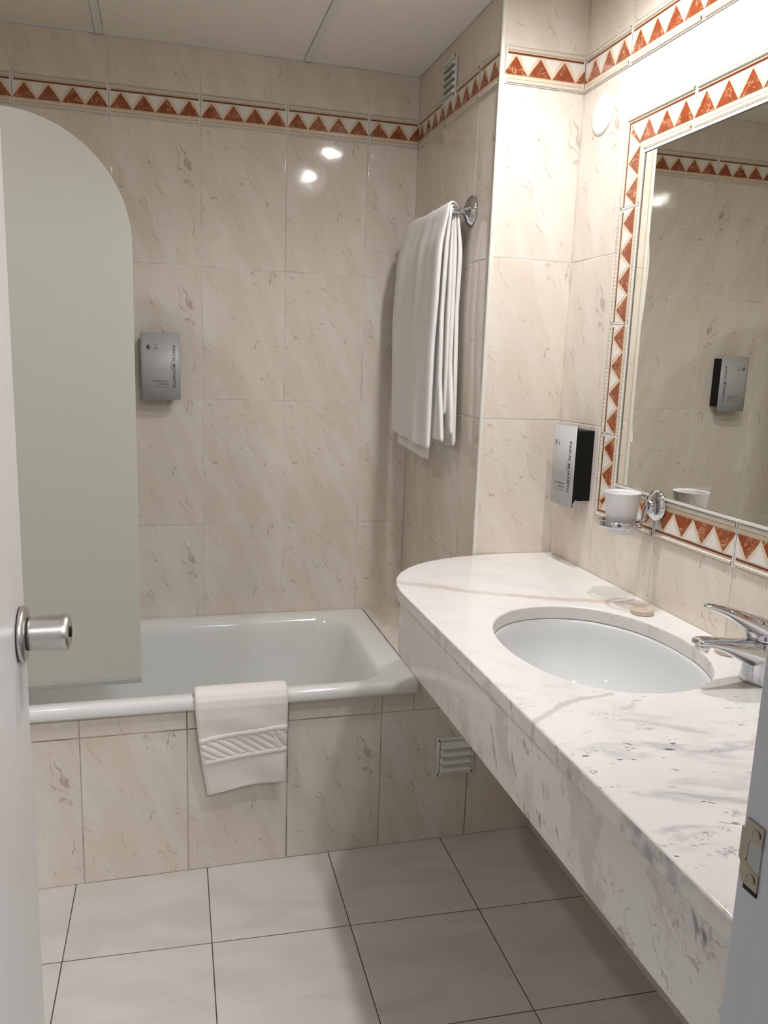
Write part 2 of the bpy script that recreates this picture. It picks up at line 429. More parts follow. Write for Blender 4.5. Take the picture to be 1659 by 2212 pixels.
# tub front (faces -y)
xt = -0.2323
r = [(a, b, c, d, pu, -0.005) for (a, b, c, d, pu, pv) in grid_rects(XL, X2, xt, 0.0, 0.3865, 99)]
r = [(a, b, 0.0, 0.3865, pu, -0.005) for (a, b, c, d, pu, pv) in grid_rects(XL, X2, xt, 0.0, 0.1, 99)]
r += [(a, b, 0.3865, 0.4440, pu, 0.30) for (a, b, c, d, pu, pv) in grid_rects(XL, -0.145, xt, 0.0, 0.1, 99)]
r += [(a, b, 0.3865, 0.4640, pu, 0.30) for (a, b, c, d, pu, pv) in grid_rects(-0.145, X2, xt, 0.0, 0.1, 99)]
o = tiled('wall_tub_front', (0, YT, 0), (1, 0, 0), (0, 0, 1), (0, -1, 0), r, [MAT['tile'], MAT['grout_low']], gap=0.0030, extra_back=[(XL, X2, 0, 0.443)])
struct(o)
# ledge between tub and alcove wall
o = tiled('trim_1', (0, 0, RIM - 0.002), (1, 0, 0), (0, -1, 0), (0, 0, 1), [(-0.132, 0, 0, .20, -.25, 0), (-0.132, 0, .20, .45, -.25, 0), (-0.132, 0.0, .45, 0.636, -.25, 0)], [MAT['tile'], MAT['grout']], back=0.03)
struct(o, 'narrow tiled ledge between the tub and the end wall')
# left wall and wall around the door
o = tiled('wall_left', (XL, 0, 0), (0, 1, 0), (0, 0, 1), (1, 0, 0), wall_rects(YD, 0.0, -.1, 0.0), TM, extra_back=[(YD - 0.1, .02, 0, ZC)])
struct(o)
def dw(nm, a, b, z0, z1):
    r = grid_rects(-b, -a, .1, z0, z1, ZB)
    bm_o = tiled(nm, (0, YD, 0), (-1, 0, 0), (0, 0, 1), (0, 1, 0), r, TM, back=0.012); struct(bm_o)
dw('wall_front', XL, -1.02, 0, ZC); dw('wall_front', -0.33, X2, 0, ZC); dw('wall_front', -1.02, -0.33, 2.04, ZC)
bm = bmesh.new()
box(bm, XL - .02, -1.04, YD - 0.10, YD - 0.012, 0, ZC); box(bm, -0.33, X2 + .02, YD - 0.10, YD - 0.012, 0, ZC); box(bm, -1.04, -.33, YD - .10, YD - .012, 2.06, ZC)
struct(mobj('wall_partition', bm, MAT['plaster']))
# corridor behind the camera
bm = bmesh.new()
box(bm, -1.9, 1.2, -3.72, -3.7, 0, 2.4); box(bm, -1.92, -1.9, -3.7, YD - .1, 0, 2.4); box(bm, 1.2, 1.22, -3.7, YD - .1, 0, 2.4)
struct(mobj('wall_corridor', bm, MAT['plaster']))
bm = bmesh.new(); box(bm, -1.92, 1.22, -3.72, YD - .1, 2.4, 2.42); box(bm, X2, 1.22, YD - .102, YD - .1, 0, 2.4); box(bm, -1.9, X2 + .02, YD - .102, YD - .1, ZC, 2.4)
struct(mobj('ceiling_corridor', bm, MAT['plaster']))

# floor: slightly rotated grid of large tiles
F = 0.3165; th = 0.040
Uf = Vector((1, -th, 0)).normalized(); Vf = Vector((0.016, 1, 0)).normalized()
rects = []
for i in range(-5, 5):
    for j in range(-10, 2):
        rects.append((i * F, (i + 1) * F, j * F, (j + 1) * F, i * F, j * F))
o = tiled('floor', (-0.690, -0.914, 0), Uf, Vf, (0, 0, 1), rects, [MAT['floor'], MAT['grout_floor']], gap=0.0022, extra_back=[(-5 * F, 5 * F, -10 * F, 2 * F)])
struct(o)
bm = bmesh.new(); box(bm, -1.9, -1.6, -3.7, 0.0, -.04, -.022); box(bm, .6, 1.2, -3.7, -2.2, -.02, -.001)
struct(mobj('floor_corridor', bm, MAT['floor']))

# ------------------------------------------------------------------ decorated border tiles
def border_piece(bm, u0, u1, p0, org, U, V, N, clip=None, h=HB, period=0.0625, gap_ends=0.0045):
    """one border tile from u0 to u1; p0 = u at which its 25 cm print begins. v: 0 bottom .. h top (brown line side)."""
    b = bmesh.new(); s = h / 0.0845
    def quad(pts, mi, d):
        f = b.faces.new([b.verts.new((x, y, d)) for x, y in pts]); f.material_index = mi
    L = 0.25
    # body of the tile, its printed face 1 mm proud of the wall tiles
    box(b, p0, p0 + L, 0.0008, h - 0.0008, -0.004, 0.0016, 1)
    q0, q1 = max(p0, u0) + gap_ends, min(p0 + L, u1) - gap_ends
    if q1 - q0 < 0.004: b.free(); return
    def strip(v0, v1, mi, d): quad([(q0, v0 * s), (q1, v0 * s), (q1, v1 * s), (q0, v1 * s)], mi, d)
    strip(0.0020, 0.0835, 0, 0.0018)
    strip(0.0202, 0.0207, 5, 0.0020); strip(0.0118, 0.0124, 5, 0.0020)
    strip(0.0022, 0.0028, 5, 0.0020); strip(0.0822, 0.0828, 5, 0.0020); strip(0.0720, 0.0726, 5, 0.0020)
    strip(0.0655, 0.0697, 4, 0.0021)
    nb = int(L / period)
    for k in range(nb):
        a = p0 + k * period; m = a + period / 2
        quad([(a + 0.0012, 0.0215 * s), (a + period - 0.0012, 0.0215 * s), (m, 0.0620 * s)], 2, 0.0022)       # red marble triangle
    for k in range(-1, nb + 1):
        a = p0 + k * period + period / 2
        pts = [(a + 0.010, 0.0632 * s), (a + period / 2, 0.0310 * s), (a + period - 0.010, 0.0632 * s)]
        pts = [(min(max(x, p0 + .004), p0 + L - .004), y) for x, y in pts]
        if k in (-1, nb - 1):
            if k == -1: pts = [(p0 + .0045, 0.0632 * s), (p0 + .0045, 0.0340 * s), (a + period - 0.010, 0.0632 * s)]
            else: pts = [(a + 0.010, 0.0632 * s), (p0 + L - .0045, 0.0340 * s), (p0 + L - .0045, 0.0632 * s)]
        if k <= nb - 1: quad(pts, 6, 0.0022)
    # rope relief: two twisted half-round mouldings
    for vc in (0.0068, 0.0774):
        nu = max(2, int((q1 - q0) / 0.0022)); rows = []
        for i in range(nu + 1):
            x = q0 + (q1 - q0) * i / nu; row = []
            for j in range(7):
                t = pi * j / 6; off = -cos(t) * 0.0040
                r = sin(t) * (0.0030 + 0.0012 * sin(2 * pi * (x / 0.0088 + off / 0.012)))
                row.append(b.verts.new((x, (vc + off) * s, 0.0018 + r)))
            rows.append(row)
        for i in range(nu):
            for j in range(6):
                f = b.faces.new((rows[i][j], rows[i + 1][j], rows[i + 1][j + 1], rows[i][j + 1])); f.material_index = 3; f.smooth = True
    geom = lambda: b.verts[:] + b.edges[:] + b.faces[:]
    if p0 < u0 - 1e-5: bmesh.ops.bisect_plane(b, geom=geom(), plane_co=(u0, 0, 0), plane_no=(-1, 0, 0), clear_outer=True)
    if p0 + L > u1 + 1e-5: bmesh.ops.bisect_plane(b, geom=geom(), plane_co=(u1, 0, 0), plane_no=(1, 0, 0), clear_outer=True)
    for (co, no) in (clip or []):
        bmesh.ops.bisect_plane(b, geom=geom(), plane_co=co, plane_no=no, clear_outer=True)
    org, U, V, N = map(Vector, (org, U, V, N))
    vm = {}
    for v in b.verts: vm[v] = bm.verts.new(org + U * v.co.x + V * v.co.y + N * v.co.z)
    flip = U.cross(V).dot(N) < 0
    for f in b.faces:
        vl = [vm[v] for v in f.verts]
        if flip: vl.reverse()
        nf = bm.faces.new(vl); nf.material_index = f.material_index; nf.smooth = f.smooth
    b.free()
BM = [MAT['cream'], MAT['white_glaze'], MAT['red'], MAT['rope'], MAT['band_red'], MAT['thin_dark'], MAT['white_glaze']]
def border_band(name, u0, u1, uj, org, U, V, N, label):
    bm = bmesh.new()
    for (a, b) in cuts(u0, u1, [uj + .25 * k for k in range(-20, 30)]):
        p0 = uj + .25 * math.floor(((a + b) / 2 - uj) / .25)
        border_piece(bm, a + 0.0008, b - 0.0008, p0, org, U, V, N)
    return struct(mobj(name, bm, BM), label)
border_band('trim_2', XL, 0.0, XD, (0, -0.0002, ZB), (1, 0, 0), (0, 0, 1), (0, -1, 0), 'red triangle border on the back wall')
border_band('trim_3', 0.004, -YC - .004, 0.258, (-0.0002, 0, ZB), (0, -1, 0), (0, 0, 1), (-1, 0, 0), 'red triangle border on the alcove end wall')
border_band('trim_4', 0.006, X2 - .003, 0.0015, (0, YC - .0002, ZB), (1, 0, 0), (0, 0, 1), (0, -1, 0), 'red triangle border on the column face')
border_band('trim_5', -YC + .003, -YD, 0.849, (X2 - .0002, 0, ZB), (0, -1, 0), (0, 0, 1), (-1, 0, 0), 'red triangle border on the right wall')
border_band('trim_6', YD, 0, -.1, (XL + .0002, 0, ZB), (0, 1, 0), (0, 0, 1), (1, 0, 0), 'red triangle border on the left wall')
# plastic corner strip on the column edge
bm = bmesh.new()
loft(bm, [[(-0.0020, YC + .006, z), (-0.0062, YC + .0045, z), (-0.0072, YC - .0005, z), (-0.0050, YC - .0036, z), (-0.001, YC - .0042, z), (0.0030, YC - .0030, z), (0.0042, YC - .0002, z), (0.001, YC + .003, z)] for z in (0.475, ZC - .001)])
recalc(bm); struct(mobj('trim_7', bm, MAT['strip'], smooth=False), 'pale yellow plastic strip along the column edge')

# ------------------------------------------------------------------ ceiling: panels between bars
bm = bmesh.new()
box(bm, XL - .02, X2 + .02, YD - .02, 0.02, ZC + 0.012, ZC + 0.03, 2)
xb = [XL, -0.93 - .57, -0.93, -0.352, 0.218]
ys = [YD, -1.35, -0.75, -0.138, 0.0]
for a, b in zip(xb[:-1], xb[1:]):
    for c, d in zip(ys[:-1], ys[1:]):
        x0 = a + (0.011 if a > XL else 0.001); x1 = b - (0.011 if b < 0.2 else 0.002)
        x1 = min(x1, X2 - .001)
        if d == 0.0: y1, y0 = d - .001, c + .0018
        else: y1, y0 = d - .0018, c + .0018
        box(bm, x0, x1, y0, y1, ZC, ZC + .011, 0)
for x in xb[1:-1]:
    box(bm, x - .0105, x + .0105, YD, -.006, ZC - 0.0045, ZC + .011, 1)
    box(bm, x - .0100, x + .0100, -.0058, -.0005, ZC - 0.003, ZC + .011, 2)
box(bm, -0.0085, -0.0005, YC, -.001, ZC - .002, ZC + .011, 1)
o = struct(mobj('ceiling', bm, [MAT['ceiling'], MAT['bar'], MAT['dark']]))
bevel_mod(o, 0.0030, 2)

# downlight fittings
def downlight(x, y, label, lens='lens'):
    e = empty('recessed_downlight', (x, y, ZC - 0.001)); tag(e, label, 'ceiling light', 'recessed ceiling spotlights')
    bm = bmesh.new(); lathe(bm, [(0.050, 0.0), (0.0495, -.004), (0.046, -.007), (0.040, -.008), (0.0385, -.004), (0.0385, 0.004)], n=40, cap=False); recalc(bm)
    mobj('trim_ring', bm, MAT['chrome'], e, True)
    bm = bmesh.new(); lathe(bm, [(0.0385, 0.0), (0.0375, -.0030), (0.030, -.0055), (0.018, -.0065), (0.001, -.0070)], n=40); recalc(bm); mobj('lens', bm, MAT[lens], e)
downlight(-0.08, -1.0, 'recessed ceiling spotlight nearer the tub')
downlight(-0.08, -1.5, 'recessed ceiling spotlight over the basin, nearer the door')
downlight(-1.25, -1.25, 'recessed ceiling spotlight behind the open door, above the left side', 'lens_dim')

# ------------------------------------------------------------------ bathtub
def rrect(cx, cy, hx, hy, r, z, n=8):
    pts = []
    for (sx, sy, a0) in ((1, 1, 0), (-1, 1, 90), (-1, -1, 180), (1, -1, 270)):
        for k in range(n + 1):
            a = radians(a0 + 90 * k / n); pts.append((cx + sx * (hx - r) + r * cos(a), cy + sy * (hy - r) + r * sin(a), z))
    # straight runs subdivided so that shading stays even
    out = []
    for i, p in enumerate(pts):
        q = pts[(i + 1) % len(pts)]; out.append(p)
        d = math.dist(p, q)
        if d > 0.12:
            m = 6
            out += [tuple(p[k] + (q[k] - p[k]) * t / m for k in range(3)) for t in range(1, m)]
    return out
def tubloop(x0, x1, y0, y1, r, z): return (x0, x1, y0, y1, r, z)
def tl(x0, x1, y0, y1, r, z, n=8):
    cx, cy, hx, hy = (x0 + x1) / 2, (y0 + y1) / 2, (x1 - x0) / 2, (y1 - y0) / 2
    pts = []
    for (sx, sy, a0) in ((1, 1, 0), (-1, 1, 90), (-1, -1, 180), (1, -1, 270)):
        for k in range(n + 1):
            a = radians(a0 + 90 * k / n); pts.append((cx + sx * (hx - r) + r * cos(a), cy + sy * (hy - r) + r * sin(a), z))
        # fixed number of points along the side that follows
    out = []; m = 8
    for c in range(4):
        arc = pts[c * (n + 1):(c + 1) * (n + 1)]; out += arc
        p = arc[-1]; q = pts[((c + 1) * (n + 1)) % len(pts)]
        out += [tuple(p[k] + (q[k] - p[k]) * t / m for k in range(3)) for t in range(1, m)]
    return out
x0, x1, y0, y1 = XL + .004, -0.1335, -0.6545, -0.002
R = RIM
bm = bmesh.new()
loops = [tl(x0, x1 - .004, y0 + .012, y1, .012, R - .030), tl(x0, x1 - .001, y0 + .002, y1, .014, R - .031), tl(x0, x1, y0, y1, .016, R - .026), tl(x0, x1, y0 + .001, y1, .016, R - .012),
         tl(x0, x1 - .002, y0 + .005, y1 - .001, .018, R - .004), tl(x0 + .006, x1 - .006, y0 + .011, y1 - .004, .02, R - .0008),
         tl(x0 + .012, x1 - .012, y0 + .016, y1 - .008, .02, R),
         tl(x0 + .06, x1 - .074, y0 + .040, y1 - .060, .085, R - .002), tl(x0 + .066, x1 - .081, y0 + .046, y1 - .066, .09, R - .005),
         tl(x0 + .072, x1 - .089, y0 + .052, y1 - .072, .095, R - .014), tl(x0 + .080, x1 - .100, y0 + .058, y1 - .078, .10, R - .045),
         tl(x0 + .092, x1 - .135, y0 + .068, y1 - .088, .11, R - .14), tl(x0 + .105, x1 - .185, y0 + .080, y1 - .100, .12, R - .25),
         tl(x0 + .12, x1 - .225, y0 + .095, y1 - .115, .12, R - .325), tl(x0 + .14, x1 - .26, y0 + .12, y1 - .14, .12, R - .358),
         tl(x0 + .19, x1 - .31, y0 + .17, y1 - .19, .10, R - .37)]
loft(bm, loops, cap0=False, cap1=True); recalc(bm)
e = mobj('bathtub', bm, MAT['enamel'], smooth=True)
for v in e.data.polygons: pass
tag(e, 'white enamelled bathtub with rolled front edge set behind the tiled front', 'bathtub')
bm = bmesh.new(); lathe(bm, [(0.030, 0), (0.030, .003), (0.024, .005), (0.010, .005), (0.0, .003)], c=(-1.30, -.335, R - .370), n=32); recalc(bm)
mobj('drain', bm, MAT['chrome'], e, True)

# ------------------------------------------------------------------ frosted shower screen
def shower_screen():
    e = empty('shower_screen', (-1.1, -0.592, 0.50)); tag(e, 'frosted greenish glass shower screen with rounded top corner on the tub', 'shower screen')
    th_ = 0.006; bm = bmesh.new()
    px = [(-0.60, 0.012), (0.262, 0.012)]
    rx, rz = 0.26, 0.26; xr, zt = 0.262, 1.292
    for k in range(0, 25):
        a = radians(90 * k / 24); px.append((xr - rx + rx * cos(a), zt - rz + rz * sin(a)))
    px.append((-0.60, zt))
    loft(bm, [[(x, y, z) for x, z in px] for y in (-th_ / 2, th_ / 2)]); recalc(bm)
    o = mobj('glass_pane', bm, MAT['frost'], e)
    bm = bmesh.new(); box(bm, -0.60, 0.262, -.005, .005, 0.0, 0.012)
    o = mobj('seal_strip', bm, plain('grey_seal_strip', (0.34, 0.35, 0.33), 0.4), e); bevel_mod(o, .0015, 2)
    bm = bmesh.new(); box(bm, -0.618, -0.598, -.012, .012, 0.0, zt)
    o = mobj('wall_profile', bm, MAT['white_plastic'], e); bevel_mod(o, .003, 2)
shower_screen()

# ------------------------------------------------------------------ vanity counter
BC = (-0.031, -1.318); BA = (0.172, 0.223)
def counter_outline(ins=0.0):
    # front-left outline, rounded around the column, inset by ins
    pts = [(0.07, -0.647), (0.02, -0.653), (-0.045, -0.662), (-0.10, -0.680), (-0.145, -0.700), (-0.184, -0.726), (-0.218, -0.757), (-0.246, -0.793), (-0.268, -0.836), (-0.283, -0.885), (-0.290, -0.94), (-0.290, -1.02)]
    out = []
    for i, p in enumerate(pts):
        a = Vector(pts[max(i - 1, 0)]); b = Vector(pts[min(i + 1, len(pts) - 1)]); t = (b - a).normalized()
        nrm = Vector((-t.y, t.x))         # inward
        q = Vector(p) + nrm * ins
        out.append((q.x, q.y))
    return out
e = empty('vanity_counter', (0, 0, 0)); tag(e, 'long white marble vanity counter with rounded far corner and deep apron', 'counter')
ol = [(X2 - .001, YC - .0015), (0.12, YC - .0015)] + counter_outline() + [(-0.290, -1.3), (-0.290, -1.6), (-0.290, -1.9), (-0.290, YD + .001), (X2 - .001, YD + .001)]
hole = [(BC[0] + BA[0] * math.copysign(abs(cos(t)) ** .93, cos(t)), BC[1] + BA[1] * math.copysign(abs(sin(t)) ** .93, sin(t))) for t in [2 * pi * k / 72 for k in range(72)]]
bm = bmesh.new()
def loop_edges(pts, z):
    vs = [bm.verts.new((x, y, z)) for x, y in pts]; return vs, [bm.edges.new((vs[i], vs[(i + 1) % len(vs)])) for i in range(len(vs))]
SL = 0.029
tops = {}
for z in (CZ, CZ - SL):
    a, ea = loop_edges(ol, z); h_, eh = loop_edges(hole, z)
    bmesh.ops.triangle_fill(bm, use_beauty=True, use_dissolve=False, edges=ea + eh)
    tops[z] = (a, h_)
for idx in (0, 1):
    A, B = tops[CZ][idx], tops[CZ - SL][idx]
    for i in range(len(A)):
        k = (i + 1) % len(A); bm.faces.new((A[i], A[k], B[k], B[i]))
recalc(bm)
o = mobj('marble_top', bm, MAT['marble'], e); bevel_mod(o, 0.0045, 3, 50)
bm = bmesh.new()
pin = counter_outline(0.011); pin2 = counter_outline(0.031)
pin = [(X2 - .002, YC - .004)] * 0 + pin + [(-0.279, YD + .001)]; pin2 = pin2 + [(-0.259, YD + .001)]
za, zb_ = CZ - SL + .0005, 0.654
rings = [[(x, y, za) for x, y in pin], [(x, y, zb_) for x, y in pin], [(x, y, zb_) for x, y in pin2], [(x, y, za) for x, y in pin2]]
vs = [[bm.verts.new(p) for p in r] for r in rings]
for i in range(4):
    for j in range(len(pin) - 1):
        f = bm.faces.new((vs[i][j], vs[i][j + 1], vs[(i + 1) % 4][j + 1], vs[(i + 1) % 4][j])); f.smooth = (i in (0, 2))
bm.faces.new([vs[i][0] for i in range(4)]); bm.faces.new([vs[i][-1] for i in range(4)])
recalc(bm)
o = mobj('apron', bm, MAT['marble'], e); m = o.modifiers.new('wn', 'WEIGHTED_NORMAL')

# wash basin
bm = bmesh.new(); rings = []
for (k, z) in ((1.10, CZ - SL - .0005), (1.005, CZ - SL - .0005), (0.99, CZ - SL - .006), (0.975, CZ - .06), (0.93, CZ - .095), (0.85, CZ - .128), (0.72, CZ - .155), (0.52, CZ - .172), (0.28, CZ - .180), (0.10, CZ - .182)):
    rings.append(ring((BC[0], BC[1], z), (1, 0, 0), (0, 1, 0), BA[0] * k, BA[1] * k, 64, 2.1))
loft(bm, rings, cap0=False)
out = [ring((BC[0], BC[1], z - .012), (1, 0, 0), (0, 1, 0), BA[0] * k + .01, BA[1] * k + .01, 64, 2.1) for (k, z) in ((1.05, CZ - SL + .010), (0.99, CZ - .08), (0.87, CZ - .13), (0.5, CZ - .180), (0.1, CZ - .186))]
loft(bm, out, cap0=False); recalc(bm)
e = mobj('wash_basin', bm, MAT['ceramic'], smooth=True); tag(e, 'oval white ceramic wash basin set under the marble counter', 'sink')
bm = bmesh.new(); lathe(bm, [(0.020, 0), (0.020, .002), (0.016, .0035), (0.004, .002)], c=(BC[0], BC[1], CZ - .182), n=32); recalc(bm)
mobj('drain', bm, MAT['chrome'], e, True)

# ------------------------------------------------------------------ faucet
e = empty('faucet', (0.147, -1.527, CZ)); tag(e, 'chrome single-lever faucet standing behind the oval basin', 'faucet')
def fr(c, ax, a, b, n=28, p=2.0):      # ring in the plane given by tangent angle ax (degrees, in the x-z plane, pointing to -x)
    t = radians(ax); T = Vector((-cos(t), 0, sin(t))); B = Vector((sin(t), 0, cos(t)))
    return ring(c, (0, 1, 0), B, a, b, n, p)
bm = bmesh.new()
lathe(bm, [(0.0335, 0), (0.0343, .002), (0.0340, .006), (0.0330, .014), (0.0322, .028), (0.0315, .042), (0.0300, .054), (0.0283, .063), (0.0272, .0680)], n=56); recalc(bm)
mobj('body', bm, MAT['chrome'], e, True)
bm = bmesh.new()
rings = [fr((-0.004, 0, 0.043), 38, .0250, .0250), fr((-0.024, 0, 0.0490), 30, .0240, .0225), fr((-0.044, 0, 0.0550), 20, .0218, .0185), fr((-0.063, 0, 0.0600), 13, .0200, .0143),
         fr((-0.084, 0, 0.0658), 9, .0184, .0105), fr((-0.104, 0, 0.0705), 5, .0174, .0082), fr((-0.119, 0, 0.0728), -2, .0165, .0072), fr((-0.1285, 0, 0.0728), -16, .0145, .0058), fr((-0.1335, 0, 0.0712), -30, .0090, .0035), fr((-0.1350, 0, 0.0705), -35, .0030, .0012)]
loft(bm, rings); recalc(bm); o = mobj('spout', bm, MAT['chrome'], e, True)
bm = bmesh.new(); lathe(bm, [(0.0105, 0), (0.0112, -.004), (0.0108, -.0115), (0.0085, -.0120)], n=28); recalc(bm)
mobj('aerator', bm, MAT['chrome'], e, True, loc=(-0.1170, 0, 0.0690), rot=(0, radians(24), 0))
bm = bmesh.new(); lathe(bm, [(0.0262, 0.0695), (0.0264, .0720), (0.0255, .078), (0.0225, .084), (0.0160, .0885), (0.007, .0900)], n=48)
recalc(bm); lev = mobj('lever_cap', bm, MAT['chrome'], e, True)
bm = bmesh.new()
rings = [fr((0.0245, 0, 0.0705), 85, .0150, .0050), fr((0.0205, 0, 0.0770), 66, .0215, .0110), fr((0.0100, 0, 0.0820), 48, .0252, .0150), fr((-0.006, 0, 0.0870), 36, .0262, .0168), fr((-0.022, 0, 0.0935), 31, .0262, .0158), fr((-0.040, 0, 0.1010), 27, .0248, .0135),
         fr((-0.058, 0, 0.1090), 23, .0225, .0110), fr((-0.0765, 0, 0.1172), 19, .0198, .0086), fr((-0.0957, 0, 0.1245), 14, .0166, .0060), fr((-0.112, 0, 0.1292), 6, .0125, .0042), fr((-0.120, 0, 0.1300), -4, .0075, .0028), fr((-0.1235, 0, 0.1298), -10, .0025, .0012)]
loft(bm, rings); recalc(bm); mobj('lever', bm, MAT['chrome'], e, True)
bm = bmesh.new(); rings = [fr((-0.026, 0, 0.0705), 88, .009, .0085), fr((-0.030, 0, .080), 75, .010, .0095), fr((-0.036, 0, .095), 60, .010, .0085)]
loft(bm, rings); recalc(bm); mobj('lever_stem', bm, MAT['chrome'], e, True)
bm = bmesh.new(); lathe(bm, [(0.0258, .0678), (0.0255, .0697)], n=48); recalc(bm); mobj('joint_ring', bm, MAT['dark'], e, True)

# ------------------------------------------------------------------ soaps
def soap(x, y, label, rz):
    e = empty('wrapped_soap', (x, y, CZ), rz); tag(e, label, 'soap', 'wrapped soaps on the counter')
    bm = bmesh.new(); n = 60; rings = []
    for r, z in ((0.0205, 0.0), (0.0222, .0015), (0.0225, .006), (0.0222, .0095), (0.0208, .0118), (0.0185, .0124), (0.0178, .0114), (0.0100, .0110), (0.002, .0112)):
        rg = []
        for i in range(n):
            t = 2 * pi * i / n; rr = r * (1 + (0.018 * cos(20 * t) if r > .015 else 0)); rg.append((rr * cos(t), rr * sin(t), z))
        rings.append(rg)
    loft(bm, rings); recalc(bm); mobj('soap_cake', bm, MAT['soap'], e, True)
    bm = bmesh.new(); lathe(bm, [(0.0095, .0110), (0.0092, .0122), (0.0070, .0122), (0.0066, .0114)], n=32, cap=False); recalc(bm)
    mobj('wrapper_seal', bm, MAT['soap'], e, True)
soap(0.152, -1.178, 'small round beige wrapped soap beside the far rim of the basin', 0.3)
soap(0.176, -1.408, 'small round beige wrapped soap half hidden behind the faucet spout', 1.0)

# ------------------------------------------------------------------ text helper
def text_mesh(bm, body, x0, x1, z0, z1, mapf, mi=0, vertical=False):
    cu = bpy.data.curves.new('t', 'FONT'); cu.body = body; cu.resolution_u = 3; cu.fill_mode = 'FRONT'; cu.offset = 0.006
    ob = bpy.data.objects.new('t', cu); COL.objects.link(ob)
    dg = bpy.context.evaluated_depsgraph_get(); dg.update()
    me = bpy.data.meshes.new_from_object(ob.evaluated_get(dg))
    vs = [v.co.copy() for v in me.vertices]
    ax, bx = min(v.x for v in vs), max(v.x for v in vs); ay, by = min(v.y for v in vs), max(v.y for v in vs)
    nv = []
    for v in vs:
        s = (v.x - ax) / (bx - ax); t = (v.y - ay) / (by - ay)
        if vertical: X, Z = x0 + (x1 - x0) * t, z1 - (z1 - z0) * s       # reads from top to bottom
        else: X, Z = x0 + (x1 - x0) * s, z0 + (z1 - z0) * t
        nv.append(bm.verts.new(mapf(X, Z)))
    for p in me.polygons:
        try:
            f = bm.faces.new([nv[i] for i in p.vertices]); f.material_index = mi
        except ValueError: pass
    bpy.data.objects.remove(ob); bpy.data.meshes.remove(me); bpy.data.curves.remove(cu)

